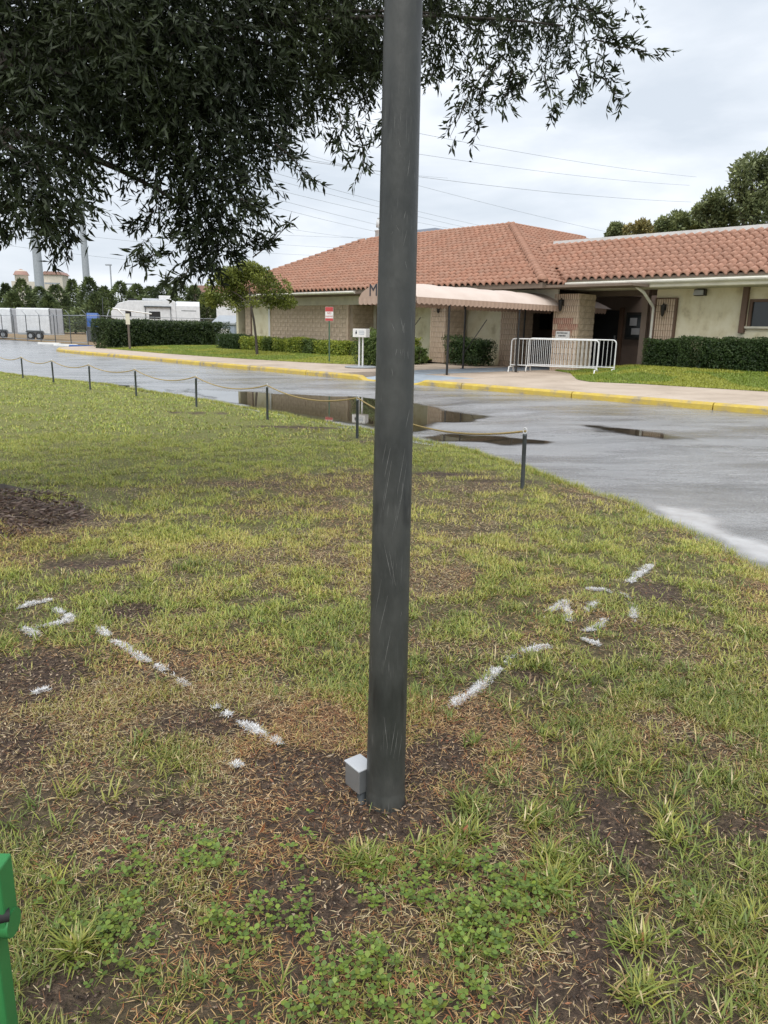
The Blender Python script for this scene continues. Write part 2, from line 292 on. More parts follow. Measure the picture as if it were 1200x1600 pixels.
BARE = [(520, 1215, .34, .17), (600, 1275, .30, .10), (440, 1200, .2, .12), (235, 1265, .22, .08), (40, 1060, .36, .28), (20, 1160, .2, .2), (210, 955, .22, .16), (150, 880, .35, .14), (20, 812, .75, .5), (80, 760, .25, .06), (790, 752, .55, .10), (1030, 925, .22, .2),
        (620, 690, 1.3, .12), (460, 668, 1.0, .12), (310, 645, .9, .12), (960, 1290, .10, .30), (1150, 1300, .16, .08), (540, 1300, .42, .08), (480, 1400, .17, .16), (940, 1480, .14, .16), (100, 1560, .12, .08), (830, 1060, .14, .08), (700, 740, .5, .15), (900, 1560, .2, .08), (330, 1130, .25, .12), (690, 1180, .16, .16)]
BR = [(G(p[0], p[1], 0)[0], G(p[0], p[1], 0)[1], p[2], p[3]) for p in BARE]
def bare(x, y):
    o = np.zeros(np.shape(x)); jx = (fbm(x, y, 4, 21)-.5)*.35; jy = (fbm(x, y, 4, 25)-.5)*.35
    for cx, cy, rx, ry in BR: o = np.maximum(o, 1-sstep(0.55, 1.25, np.hypot((x-cx+jx*rx*2)/rx, (y-cy+jy*ry*2)/ry)))
    return o
def zlawn(x, y):
    a, b = AB(x, y); t = bedge(a)-b
    d = np.hypot(x-ROOT[0], y-ROOT[1])
    return -0.035*(1-sstep(0, .5, t)) + (fbm(x, y, .9, 3)-.5)*.05*sstep(0, 1, t) + (fbm(x, y, 7, 8, 3)-.5)*.022 + .17*np.exp(-d*d/.55)
aa = np.concatenate([np.arange(-45, -12, .6), np.arange(-12, 4, .3), np.arange(4, 19.6, .08)]); tt = np.concatenate([np.arange(0, 8.6, .08), np.arange(8.6, 24, .5)])
Ag, Tg = np.meshgrid(aa, tt, indexing='ij'); Bg = bedge(Ag)-Tg; Xg, Yg = XY(Ag, Bg)
LAWN = structure(gridmesh('lawn', Xg, Yg, zlawn(Xg, Yg)-.004, 'lawn_soil')); LX, LY = Xg.ravel(), Yg.ravel()

PUD = {  # outline in the photograph's own measure, water level
 'big': ([(285, 611), (300, 606), (345, 609), (380, 612), (470, 616), (560, 620), (640, 628), (700, 640), (775, 651), (745, 658), (690, 662), (640, 683), (560, 668), (480, 653), (400, 638), (330, 625)], -.022),
 'thin': ([(885, 660), (930, 663), (1000, 670), (1060, 679), (1086, 685), (1040, 688), (980, 682), (920, 671)], .045),
 'near': ([(965, 772), (1000, 771), (1060, 788), (1112, 790), (1135, 812), (1160, 834), (1250, 858), (1250, 912), (1190, 890), (1140, 862), (1100, 842), (1000, 794)], -.03),
 'left': ([(125, 597), (180, 599), (250, 607), (290, 616), (250, 617), (160, 602)], -.025),
 'small': ([(655, 682), (700, 676), (790, 682), (852, 690), (800, 695), (720, 693), (670, 690)], -.02)}
PW = {k: (np.array([G(x, y, z)[:2] for x, y in p]), z) for k, (p, z) in PUD.items()}
def bkerb(a): return -1.02+.055*np.maximum(a, 0)
def zroad(x, y):
    a, b = AB(x, y); z = np.clip(.12+(b+1)*.16/6.2, -.05, .12) + (fbm(x, y, .35, 31)-.5)*.02
    for P, lv in PW.values():
        d = polydist(x, y, P); w_ = 1-sstep(-.15, 1.1, d); z = z*(1-w_)+(lv-.008)*w_
    return z
aa = np.concatenate([np.arange(-90, -22, 1.0), np.arange(-22, 26, .2)]); bb = np.concatenate([np.arange(-17, .2, .15), [1, 3, 5.4]])
Ag, Bg = np.meshgrid(aa, bb, indexing='ij'); Xg, Yg = XY(Ag, Bg)
structure(gridmesh('road', Xg, Yg, zroad(Xg, Yg), 'asphalt'))
for k, (P, lv) in PW.items():
    st_ = .05; x0, y0 = P.min(0)-.5; x1, y1 = P.max(0)+.5; gx, gy = np.meshgrid(np.arange(x0, x1, st_), np.arange(y0, y1, st_), indexing='ij')
    d = polydist(gx, gy, P)+(fbm(gx, gy, 1.5, 41, 5)-.5)*.75; r_, c_ = gx.shape; ii = np.arange(r_*c_).reshape(r_, c_); q4 = np.stack([ii[:-1, :-1], ii[1:, :-1], ii[1:, 1:], ii[:-1, 1:]], -1).reshape(-1, 4); dm = d.ravel()[q4].min(1)
    q4 = q4[dm < .06]; us, inv = np.unique(q4, return_inverse=True); V = np.stack([gx.ravel()[us], gy.ravel()[us], np.full(len(us), lv)], 1)
    o = structure(fast('puddle', V, inv.reshape(-1, 4), 'pale_sheen_film' if k == 'near' else 'puddle_water', None)); a_ = o.data.attributes.new('depth', 'FLOAT', 'POINT'); a_.data.foreach_set('value', (-d.ravel()[us]).astype(np.float32))
# kerb: painted yellow segments with a plain ramp gap
kerb = structure(empty('kerb', (0, 0, 0)))
KP = [(-30.2, 5.0), (-29.8, 3.2), (-28.6, 1.4), (-27.0, .1), (-25.0, -.75), (-22.5, -1.02)]+[(a, float(bkerb(a))) for a in np.arange(-20, 25, 2.5)]
prof = [(0, -.1), (0, .1), (.03, .135), (.06, .145), (.17, .145), (.17, -.1)]
def sweep(path, prof, zf):
    m = MB(); n = len(prof); vs = []
    for i, p in enumerate(path):
        d = Vector((path[min(i+1, len(path)-1)][0]-path[max(i-1, 0)][0], path[min(i+1, len(path)-1)][1]-path[max(i-1, 0)][1])).normalized(); nn = Vector((-d.y, d.x))
        for o, z in prof: vs.append(WL(p[0]+nn.x*o, p[1]+nn.y*o, zf(p[0])+z))
    m.add(vs, [(i*n+k, i*n+k+1, (i+1)*n+k+1, (i+1)*n+k) for i in range(len(path)-1) for k in range(n-1)]+[tuple(range(n)), tuple(range((len(path)-1)*n, len(path)*n))[::-1]]); return m
dense = [(np.interp(s, range(len(KP)), [p[0] for p in KP]), np.interp(s, range(len(KP)), [p[1] for p in KP])) for s in np.arange(0, len(KP)-.99, .25)]
def kdrop(a): return .12-.115*(float(sstep(-1.35, -1.0, a))-float(sstep(.9, 1.25, a)))
i = 0
while i < len(dense)-1:
    seg = dense[i:i+6]; a0, a1 = seg[0][0], seg[-1][0]
    if len(seg) > 1:
        q = [(seg[0][0]*(1-t)+seg[-1][0]*t if False else np.interp(t*(len(seg)-1), range(len(seg)), [s[0] for s in seg]), np.interp(t*(len(seg)-1), range(len(seg)), [s[1] for s in seg])) for t in np.linspace(.004, .996, 16)]
        low = (a0 < .3 and a1 > -.6); sweep(q, prof, kdrop).build('kerb_segment', 'kerb_yellow', kerb)
    i += 5
# pavement slabs behind the kerb
def bwalk(a): return np.interp(a, [-29.5, -25, -18, -12.8, -9, -6.6, -5.9, -5.6, 3.2, 3.3, 3.95, 5.1, 8.2, 24], [3.2, 1.9, 1.5, 1.7, 2.2, 2.8, 3.5, 7.6, 7.6, 3.3, 2.85, 3.4, 3.85, 4.9])
walk = structure(empty('pavement', (0, 0, 0)))
edges = np.arange(-29, 24, 1.9)
for a0, a1 in zip(edges[:-1], edges[1:]):
    if -1.6 < (a0+a1)/2 < 1.5: continue
    m = MB(); s = np.linspace(a0+.006, a1-.006, 7); kb = np.interp(s, [p[0] for p in KP], [p[1] for p in KP])+.17; top = np.maximum(bwalk(s), kb+.3)
    vs = [WL(x, b, .26) for x, b in zip(s, kb)]+[WL(x, b, .262) for x, b in zip(s, top)]; n = len(s)
    vs += [(x, y, z-.2) for x, y, z in vs]
    m.add(vs, [(i, i+1, n+i+1, n+i) for i in range(n-1)]+[(2*n+i+1, 2*n+i, i, i+1) for i in range(n-1)]+[(0, n, 3*n, 2*n), (n-1, 3*n-1, 4*n-1, 2*n-1)]); m.build('slab', 'concrete', walk)
# painted ramp and walk under the canopy
m = MB(); lo = [WL(-1.55, bkerb(0)+.17, .245), WL(1.45, bkerb(1)+.17, .245)]
al = -1.86+.0; q = [(-1.494, -.85, .15), (1.39, -.78, .15), (1.394, 1.0, .262), (-1.494, 1.0, .262), (-1.494, 7.6, .262), (1.39, 7.6, .262)]
structure(MB().add([WL(*p) for p in (q[0], q[1], q[2], q[3])], [(0, 1, 2, 3)]).build('kerb_ramp', 'ramp_paint'))
structure(MB().add([WL(*p) for p in (q[3], q[2], q[5], q[4])], [(0, 1, 2, 3)]).build('walkway', 'concrete'))
structure(MB().add([WL(-2.3, 1.0, .266), WL(-.55, 1.0, .266), WL(-.55, 13, .266), WL(-2.3, 13, .266)], [(0, 1, 2, 3)]).build('painted_walkway', 'ramp_paint'))
structure(MB().add([WL(-6, 7.55, .258), WL(3.2, 7.55, .258), WL(3.2, 14, .258), WL(-6, 14, .258)], [(0, 1, 2, 3)]).build('porch_floor', 'concrete'))
def zfar(a, b):
    bl = bfl(a); return .268+np.where(a < -3, .14, .29)*sstep(0, 1, (b-bl)/4.2)
def bfl(a): return np.interp(a, [-29.5, -25, -18, -12.8, -9, -6.6, -5.9, -5.8, -.05, 0, 1.2, 3.2, 3.95, 5.1, 8.2, 24], [3.1, 1.85, 1.46, 1.67, 2.17, 2.78, 3.4, 7.0, 7.1, 7.1, 6.2, 3.4, 2.82, 3.4, 3.85, 4.9])
for a0, a1, b1 in ((-29.4, -5.85, 17), (0.0, 22, 8.5)):
    aa = np.arange(a0, a1+.01, .25); ss = np.linspace(0, 1, 26); Ag, Sg = np.meshgrid(aa, ss, indexing='ij'); bl = bfl(Ag); Bg = bl+(b1-bl)*Sg; Xg, Yg = XY(Ag, Bg)
    structure(gridmesh('building_lawn', Xg, Yg, zfar(Ag, Bg), 'lawn_far'))
structure(MB().add([WL(-110, 5.4, .14), WL(-29.4, 5.4, .14), WL(-29.4, 16, .16), WL(-10, 17, .16), WL(-10, 90, .2), WL(-110, 90, .2)], [(0, 1, 2, 3, 4, 5)]).build('dirt_lot', 'dirt_lot'))

# ------------------------------------------------------------------ lawn grass: short runners, dry thatch, coarse tufts, clover
def cat(*a): return np.concatenate(a)
CG = np.array([[.13, .21, .04], [.235, .315, .055], [.39, .41, .08], [.54, .48, .13]]); CS = np.array([[.60, .47, .23], [.42, .30, .14], [.24, .135, .07], [.72, .60, .36], [.36, .17, .075]])
def sample(n, y0, y1, k=.60, m=1.0, left=1.0):
    y = np.sqrt(RNG.uniform(y0*y0, y1*y1, n)) if y0 > .1 else RNG.uniform(y0, y1, n); x = RNG.uniform(-1, 1, n)*(k*y+m); return x, y
def inlawn(x, y, pad=.0): a, b = AB(x, y); return b < bedge(a)+pad
def green_field(x, y):      # 0 = dry, 1 = green
    f = fbm(x, y, .55, 61, 4)*.55+fbm(x, y, 2.6, 67, 3)*.45
    z = np.interp(y, [1, 2, 2.6, 3.5, 5, 6.5, 9, 13, 20], [.12, .07, -.08, -.04, -.01, .04, .15, .24, .28]) + np.where(x > .6, .09, 0)*(y < 5) + np.where((x < -1.5) & (y > 6), .08, 0)
    return sstep(.34, .66, f+z)
_t = (green_field(LX, LY)*.8+.2)*(1-bare(LX, LY)); _t *= np.interp(LY, [2, 4, 8, 12], [.12, .3, .75, 1.0]); _a = LAWN.data.attributes.new('turf', 'FLOAT', 'POINT'); _a.data.foreach_set('value', _t.astype(np.float32))
def field(n, y0, y1, L, Wd, seg, kgreen=1.0, k=.60, m=1.0):
    x, y = sample(n, y0, y1, k, m); ok = inlawn(x, y, .03); x, y = x[ok], y[ok]
    gf = green_field(x, y); br = bare(x, y); isg = RNG.random(len(x)) < np.clip(gf*.72+.14, 0, 1)*kgreen
    lumps = sstep(.34, .60, fbm(x, y, 6.5, 71, 3))*sstep(.25, .5, fbm(x, y, 1.9, 72, 3)); dens = np.where(isg, (1-.97*br)*(.06+.94*lumps), (1-.75*br)*(.35+.5*fbm(x, y, 5, 73, 3)))
    ok = RNG.random(len(x)) < dens; x, y, isg, gf = x[ok], y[ok], isg[ok], gf[ok]; n = len(x)
    r = RNG.random(n); ci = np.clip((r*2.2+(1-gf)*1.6+.6*sstep(3.5, 5, y)*(1-.5*sstep(9, 13, y))), 0, 2.999); i0 = ci.astype(int); fr = (ci-i0)[:, None]; cg = CG[i0]*(1-fr)+CG[i0+1]*fr
    cg = cg*(np.interp(y, [1, 2.6, 4.5, 8, 12], [.62, .72, 1.0, 1.12, 1.15])*(.8+.4*fbm(x, y, 1.7, 79, 3)))[:, None]; hue = fbm(x, y, 1.2, 77, 2)[:, None]; cs = CS[RNG.integers(0, 5, n)]; cs = np.where(hue > .55, cs*np.array([1.05, .9, .8]), cs)
    col = np.where(isg[:, None], cg, cs)*RNG.uniform(.75, 1.25, n)[:, None]; tip = np.where(isg[:, None], col*1.05+np.where(RNG.random(n) < .25, .5, .05)[:, None]*(CS[0]-col), col)
    Lb = RNG.uniform(*L, n)*np.where(isg, 1, RNG.uniform(.35, .95, n)); lean = np.where(isg, RNG.uniform(.25, 1.15, n), RNG.uniform(1.15, 1.5, n)); curl = RNG.uniform(0, .45, n)
    W_ = RNG.uniform(*Wd, n)*np.where(isg, 1, .62); P = np.stack([x, y, zlawn(x, y)+np.where(isg, -.004, RNG.uniform(0, .012, n))], 1)
    return blades(P, Lb, W_, RNG.uniform(0, 2*math.pi, n), lean, curl, col, tip, seg)
parts = [field(300000, .55, 3.0, (.016, .048), (.002, .004), 2), field(340000, 3.0, 5.6, (.02, .052), (.003, .0052), 2), field(380000, 5.6, 10.5, (.03, .06), (.005, .008), 1), field(330000, 10.5, 26, (.04, .065), (.012, .02), 1, k=.62)]
# edge fringe along the asphalt
n = 26000; a = RNG.uniform(-14, 17, n); b = bedge(a)-np.abs(RNG.normal(0, .07, n))+.03; x, y = XY(a, b); sc = np.clip(y/9, .5, 2)
parts.append(blades(np.stack([x, y, zlawn(x, y)-.01], 1), RNG.uniform(.05, .10, n), .006*sc, RNG.uniform(0, 6.28, n), RNG.uniform(.1, 1.0, n), RNG.uniform(0, .4, n), CG[RNG.integers(1, 4, n)]*RNG.uniform(.8, 1.15, n)[:, None], None, 1))
# coarse tufts of broad blades
def tufts(cx, cy, nb, L, Wd, bright=1.0):
    k = len(cx); x = np.repeat(cx, nb)+RNG.normal(0, .014, k*nb); y = np.repeat(cy, nb)+RNG.normal(0, .014, k*nb); n = k*nb; sz = np.repeat(RNG.uniform(.7, 1.25, k), nb)
    base = np.repeat(CG[RNG.integers(0, 3, k)]*RNG.uniform(.9, 1.25, k)[:, None]*bright, nb, 0); col = base*RNG.uniform(.8, 1.2, n)[:, None]
    dead = RNG.random(n) < .13; col[dead] = CS[RNG.integers(0, 4, dead.sum())]
    return blades(np.stack([x, y, zlawn(x, y)-.003], 1), RNG.uniform(*L, n)*sz, RNG.uniform(*Wd, n), RNG.uniform(0, 6.28, n), RNG.uniform(.15, 1.0, n), RNG.uniform(.1, .6, n), col, col*.8+.2*CG[3], 2)
x, y = sample(2600, .55, 3.4, .6, .8); d = green_field(x, y)*(1-bare(x, y)); d = d*np.where(x > .15, 1.0, .33)*(1-.6*(np.hypot(x, y-2.1) < .45)); ok = (RNG.random(len(x)) < d*.62) & inlawn(x, y); parts.append(tufts(x[ok], y[ok], 16, (.03, .08), (.0032, .006), .68))
x, y = sample(2600, 3.4, 7.5, .6, .6); d = green_field(x, y)*(1-bare(x, y))*np.where(x > .4, 1, .4); ok = (RNG.random(len(x)) < d*.55) & inlawn(x, y); parts.append(tufts(x[ok], y[ok], 10, (.035, .075), (.004, .007), .78))
for px, py, s in [(835, 1290, .06), (745, 1265, .05), (730, 1310, .05), (870, 1345, .06), (690, 1345, .05), (855, 1390, .05), (1000, 1480, .06), (1060, 1310, .06), (1150, 1430, .07), (480, 900, .2), (285, 890, .13), (1010, 1560, .06), (560, 1350, .03), (120, 1490, .02)]:
    q = G(px, py, 0); k = 9; parts.append(tufts(q[0]+RNG.normal(0, s*.5, k), q[1]+RNG.normal(0, s*.4, k), 15, (.04, .085), (.0035, .006), .75))
V, T, C = merge(parts); gr = fast('lawn_grass', V, T, 'grass_blade', C); tag(gr, 'patchy short green and dried straw grass covering the near lawn', 'grass', kind='stuff')
# clover and broadleaf weeds
CL = [(690, 1420, .17, 480), (640, 1500, .16, 300), (740, 1480, .15, 260), (560, 1480, .13, 170), (480, 1560, .16, 180), (230, 1390, .16, 230), (300, 1440, .18, 240), (150, 1480, .10, 110), (370, 1460, .12, 140), (420, 1330, .10, 60), (330, 1330, .10, 80), (760, 1390, .1, 120), (950, 1400, .06, 25), (1050, 1420, .07, 30), (1010, 1470, .07, 30), (830, 1400, .08, 50), (640, 1590, .1, 100), (220, 1310, .05, 30)]
cl = []
for px, py, r, n in CL:
    q = G(px, py, 0); n = int(n*.8); x = q[0]+RNG.normal(0, r*.8, n); y = q[1]+RNG.normal(0, r*.6, n); ok = RNG.random(n) < sstep(.36, .60, fbm(x, y, 8, 131, 4)); x, y = x[ok], y[ok]; n = len(x); k = 3; ang = RNG.uniform(0, 6.28, n); hz = RNG.uniform(.006, .045, n)
    for j in range(k):
        an = ang+j*2.094+RNG.normal(0, .15, n); D = unit(np.stack([np.cos(an), np.sin(an), RNG.uniform(-.1, .55, n)], 1)); Lf = RNG.uniform(.009, .019, n)
        c = np.array([.13, .21, .04])*RNG.uniform(.55, 1.3, n)[:, None]+np.array([.10, .08, .0])*(RNG.random(n)**2)[:, None]
        s = np.stack([-np.sin(an), np.cos(an), np.zeros(n)], 1); P = np.stack([x, y, zlawn(x, y)+hz], 1)
        Vv = np.stack([P, P+D*(Lf*.55)[:, None]-s*(Lf*.42)[:, None], P+D*(Lf*.95)[:, None]-s*(Lf*.2)[:, None], P+D*(Lf*.95)[:, None]+s*(Lf*.2)[:, None], P+D*(Lf*.55)[:, None]+s*(Lf*.42)[:, None]], 1).reshape(-1, 3)
        bq = np.arange(n)[:, None]*5; cl.append((Vv, np.concatenate([bq+[0, 1, 2], bq+[0, 2, 3], bq+[0, 3, 4]], 1).reshape(-1, 3), np.repeat(c, 5, 0)))
V, T, C = merge(cl); tag(fast('clover_patch', V, T, 'grass_blade', C), 'low round-leaved clover weeds spreading in front of the dark pole', 'weeds', kind='stuff')
# fallen leaves, mulch chips and straw
x, y = sample(15000, .6, 5.5, .6, .8); w_ = bare(x, y)*.75+.22*(1-green_field(x, y))+.06; near = np.hypot(x-ROOT[0], y-ROOT[1]) < 1.5; ok = (RNG.random(len(x)) < w_) & inlawn(x, y); x, y = x[ok], y[ok]; n = len(x)
an = RNG.uniform(0, 6.28, n); D = unit(np.stack([np.cos(an), np.sin(an), RNG.uniform(-.05, .2, n)], 1)); c = np.array([[.26, .17, .11], [.17, .10, .065], [.42, .31, .21], [.36, .16, .08], [.10, .065, .05], [.55, .44, .31]])[RNG.integers(0, 6, n)]*RNG.uniform(.7, 1.2, n)[:, None]
lit = [leaves(np.stack([x, y, zlawn(x, y)+.006], 1), D, RNG.uniform(.008, .036, n), RNG.uniform(.002, .008, n), c)]
n = 5000; r = np.sqrt(RNG.random(n))*.98; t = RNG.uniform(0, 6.28, n); x = ROOT[0]+r*np.cos(t)*1.05; y = ROOT[1]+r*np.sin(t)*.95; D = unit(np.stack([np.cos(t*7), np.sin(t*7), RNG.uniform(-.1, .3, n)], 1))
lit.append(leaves(np.stack([x, y, zlawn(x, y)+.008], 1), D, RNG.uniform(.03, .09, n), RNG.uniform(.008, .02, n), np.array([[.10, .065, .05], [.16, .11, .09], [.055, .036, .03], [.2, .15, .12]])[RNG.integers(0, 4, n)]))
for px, py, L_ in [(502, 1310, .05), (405, 1310, .04), (725, 1312, .035), (300, 1010, .04), (1003, 1480, .03), (815, 1392, .05), (355, 1400, .03), (952, 925, .03)]:
    q = G(px, py, 0); P = np.array([[q[0], q[1], float(zlawn(np.array([q[0]]), np.array([q[1]]))[0])+.015]]); lit.append(leaves(P, np.array([[.4, .8, .45]]), np.array([L_]), np.array([.018]), np.array([[.36, .14, .06]])))
x, y = sample(130000, .55, 4.2, .58, .6); ok = inlawn(x, y) & (RNG.random(len(x)) < .25+.75*bare(x, y)); x, y = x[ok], y[ok]; n = len(x); an = RNG.uniform(0, 6.28, n); D = unit(np.stack([np.cos(an), np.sin(an), RNG.uniform(-.2, .6, n)], 1)); c = np.array([[.075, .05, .036], [.035, .023, .017], [.15, .10, .07], [.27, .185, .125], [.46, .35, .25]])[RNG.choice(5, n, p=[.28, .22, .22, .17, .11])]*RNG.uniform(.7, 1.3, n)[:, None]; lit.append(leaves(np.stack([x, y, zlawn(x, y)+RNG.uniform(-.002, .005, n)], 1), D, RNG.uniform(.004, .016, n), RNG.uniform(.003, .008, n), c))
V, T, C = merge(lit); tag(fast('fallen_leaves', V, T, 'leaf', C), 'brown fallen leaves and bark chips strewn over bare soil', 'leaf litter', kind='stuff')
# grass in front of the building
pf = []
for a0, a1, b1, n, L_ in ((-25.5, -5.9, 9, 80000, .05), (0, 11, 8.2, 60000, .05)):
    a = RNG.uniform(a0, a1, n); bl = bfl(a); b = bl+(b1-bl)*RNG.random(n)**1.0+RNG.normal(0, .02, n); x, y = XY(a, b); f = fbm(x, y, .8, 91)
    c = np.where((f > .5)[:, None], CG[1], CG[2])*RNG.uniform(.8, 1.25, n)[:, None]*np.array([.92, .92, .72])
    pf.append(blades(np.stack([x, y, zfar(a, b)], 1), RNG.uniform(.03, .07, n), np.full(n, .022), RNG.uniform(0, 6.28, n), RNG.uniform(.1, .9, n), RNG.uniform(0, .3, n), c, None, 1))
V, T, C = merge(pf); tag(fast('building_grass', V, T, 'grass_blade', C), 'bright mown grass strip between pavement and building', 'grass', kind='stuff')
# white sprayed marks on the turf
MK = [('white sprayed stroke on the soil just left of the pole foot', [[(338, 1107), (380, 1130), (436, 1163)]], .022, 1.0),
      ('long white sprayed dash slanting through grass at mid left', [[(150, 975), (168, 998), (215, 1030), (255, 1052), (292, 1077)]], .022, .8),
      ('round white paint blotch on bare soil below the left stroke', [[(360, 1190), (374, 1198)]], .018, 1.0),
      ('long white sprayed line right of the pole, ending in a wide smear', [[(702, 1106), (738, 1083), (770, 1055), (795, 1032), (815, 1020), (856, 1013)]], .024, 1.0),
      ('small white sprayed peak shape in the right grass', [[(845, 966), (868, 950), (882, 940), (890, 972)]], .022, .7),
      ('bent white sprayed hook right of the peak shape', [[(918, 922), (940, 925), (968, 932), (992, 945), (990, 972)], [(918, 955), (932, 940)]], .026, .8),
      ('short white sprayed curve below the hook', [[(912, 986), (932, 981), (944, 970)]], .02, .9), ('lowest small white fleck of the right-hand marks', [[(912, 999), (924, 1005), (936, 1008)]], .018, .9),
      ('farthest white sprayed dash towards the road', [[(984, 912), (1000, 897), (1020, 882)]], .03, .8),
      ('white sprayed arrow outline in the grass at far left', [[(30, 950), (55, 940), (80, 937)], [(85, 950), (108, 962), (108, 972), (70, 982), (38, 984)], [(38, 984), (58, 996)]], .026, .8),
      ('tiny white chip mark on the dark soil at left', [[(55, 1086), (74, 1080)]], .012, 1.0)]
for lab, strokes, wd, dn in MK:
    ps = []; wd *= .68
    for st in strokes:
        q = np.array([G(x, y, 0)[:2] for x, y in st]); sg = np.hypot(*(q[1:]-q[:-1]).T); cum = np.concatenate([[0], np.cumsum(sg)]); n = int(cum[-1]*12500*dn*(wd/.022))+150; s = RNG.uniform(0, cum[-1], n)
        x = np.interp(s, cum, q[:, 0])+RNG.normal(0, wd*.5, n)*RNG.choice([.6, 1, 1.7], n); y = np.interp(s, cum, q[:, 1])+RNG.normal(0, wd*.5, n)*RNG.choice([.6, 1, 1.7], n); ok = RNG.random(n) < sstep(.30, .62, fbm(x, y, 14, 95, 2)); x, y = x[ok], y[ok]; n = len(x)
        c = np.full((n, 3), .8)*RNG.uniform(.6, 1.05, n)[:, None]; fl = RNG.random(n) < .5
        ps.append(blades(np.stack([x, y, zlawn(x, y)+.004], 1), RNG.uniform(.006, .022, n), RNG.uniform(.0014, .0030, n), RNG.uniform(0, 6.28, n), np.where(fl, 1.45, RNG.uniform(.5, 1.35, n)), RNG.uniform(0, .4, n), c, None, 2))
        m_ = int(n*.5)   # crusted paint flakes on the soil
        i = RNG.integers(0, n, m_); an = RNG.uniform(0, 6.28, m_); ps.append(leaves(np.stack([x[i], y[i], zlawn(x[i], y[i])+.007], 1), np.stack([np.cos(an), np.sin(an), np.zeros(m_)], 1), RNG.uniform(.002, .006, m_), RNG.uniform(.002, .005, m_), np.full((m_, 3), .74)))
    V, T, C = merge(ps); tag(fast('spray_paint_mark', V, T, 'painted_blade', C), lab, 'paint mark', 'white sprayed marks on the lawn')

# ------------------------------------------------------------------ the tiled building
bld = empty('tiled_roof_building', (BO[0], BO[1], 0), BA); tag(bld, 'long cream and brown block building with a terracotta barrel tile roof', 'building')
EB, EZ, WB, WZ, C0, PT = 6.2, 3.17, 7.5, 3.33, -.15, .479      # eave lines and pitch
RZ, R0 = 6.05, 6.0; WR = 3.5; WRZ = WZ+PT*WR; LA = -21.5; WE = 14.0
roof = MB()
z_ = -.05
roof.add([(LA, EB, EZ+z_), (C0, EB, EZ+z_), (C0-R0, EB+R0, RZ+z_), (LA+R0, EB+R0, RZ+z_), (C0, 30, EZ+z_), (C0-R0, 24, RZ+z_), (LA, 30, EZ+z_), (LA+R0, 24, RZ+z_)], [(0, 1, 2, 3), (1, 4, 5, 2), (6, 0, 3, 7), (3, 2, 5, 7)])
roof.add([(C0-.3, WB, WZ+z_), (WE, WB, WZ+z_), (WE, WB+WR, WRZ+z_), (C0-4, WB+WR, WRZ+z_), (WE, 22, WRZ+z_), (C0-4, 22, WRZ+z_), (2.75, WB+WR, WRZ+z_), (2.75, 22, WRZ+z_), (2.75, 13.4, WRZ+z_), (C0-4, 13.4, WRZ+z_)], [(0, 1, 2, 3), (6, 2, 4, 7), (9, 8, 7, 5)])  # flat roof left open behind the ridge, an unseen gap added to light the recess
roof = roof.build('roof', 'roof_tile', bld)
TW, TL = .285, .33
def tile_geo():                   # S profile: barrel then pan, with a thick lower lip
    xs = [0, .03, .075, .11, .145, .19, .22, .255, .29]; hs = [0, .062, .102, .115, .102, .062, .008, 0, 0]
    v = []; f = []
    for y, up in ((0, .068), (TL+.06, 0)):
        v += [(x, y, h+up) for x, h in zip(xs, hs)]
    v += [(x, 0, h+.005) for x, h in zip(xs, hs)]; n = len(xs)
    f = [(i, i+1, n+i+1, n+i) for i in range(n-1)]+[(2*n+i, 2*n+i+1, i+1, i) for i in range(n-1)]
    return v, f
tv, tf = tile_geo(); mtile = MB().add(tv, tf, True); me_tile = mtile.mesh('tile', 'roof_tile')
ang = math.atan(PT); run = TL*math.cos(ang)
slots = []                        # (matrix, distance) of every tile
def face(orig, along, inward, n_rows, a_range):
    al = Vector(along); inn = Vector(inward); sl_ = (inn*math.cos(ang)+Vector((0, 0, math.sin(ang)))); nn = al.cross(sl_)
    for r in range(n_rows):
        lo_, hi_ = a_range(r*run)
        for c in range(int(math.floor(lo_/TW)), int(math.ceil(hi_/TW))):
            x = c*TW+(.02*math.sin(r*2.1) if True else 0)
            if x < lo_-.05 or x+TW > hi_+.12: continue
            p = Vector(orig)+al*x+sl_*(r*TL-.06)
            R3 = Matrix((al, sl_, nn)).transposed() @ Matrix.Rotation(random.gauss(0, .012), 3, 'Z')
            slots.append((p, R3))
face((0, EB, EZ), (1, 0, 0), (0, 1, 0), int(R0/run)+1, lambda t: (LA+t, C0-t))
nA = len(slots)
face((C0, EB, EZ), (0, 1, 0), (-1, 0, 0), int(R0/run)+1, lambda t: (t if t < 1.3 else t, 12.0))
nB = len(slots)
face((0, WB, WZ), (1, 0, 0), (0, 1, 0), int(WR/run), lambda t: (C0-max(0, (WZ+t*PT-EZ)/PT)+.0, WE))
camL = Vector((AB(0, 0)[0], AB(0, 0)[1], H))
order = sorted(range(nB, len(slots)), key=lambda i: ((slots[i][0]-camL).length, i)); cand = [i for i in order if slots[i][0].x < 8.2][:300]; single = set(cand)
for i in cand:
    o = link(bpy.data.objects.new('tile', me_tile), roof); o.matrix_local = Matrix.Translation(slots[i][0]) @ slots[i][1].to_4x4()
rest = [i for i in range(len(slots)) if i not in single and not (nA <= i < nB and slots[i][0].z < WRZ-.25 and slots[i][0].y > WB+1.5+(slots[i][0].z-WZ)/PT)]
TV = np.array(tv); Vs, Fs, Cs = [], [], []
TF = np.array(tf)
tcol = np.array([.37, .20, .138])
for k, i in enumerate(rest):
    p, R3 = slots[i]; Vs.append(TV @ np.array(R3).T + np.array(p)); Fs.append(TF+k*len(TV)); f = random.uniform(.9, 1.1); h = random.uniform(-.012, .012)
    Cs.append(np.tile(tcol*f+np.array([0, h, h]), (len(TV), 1)))
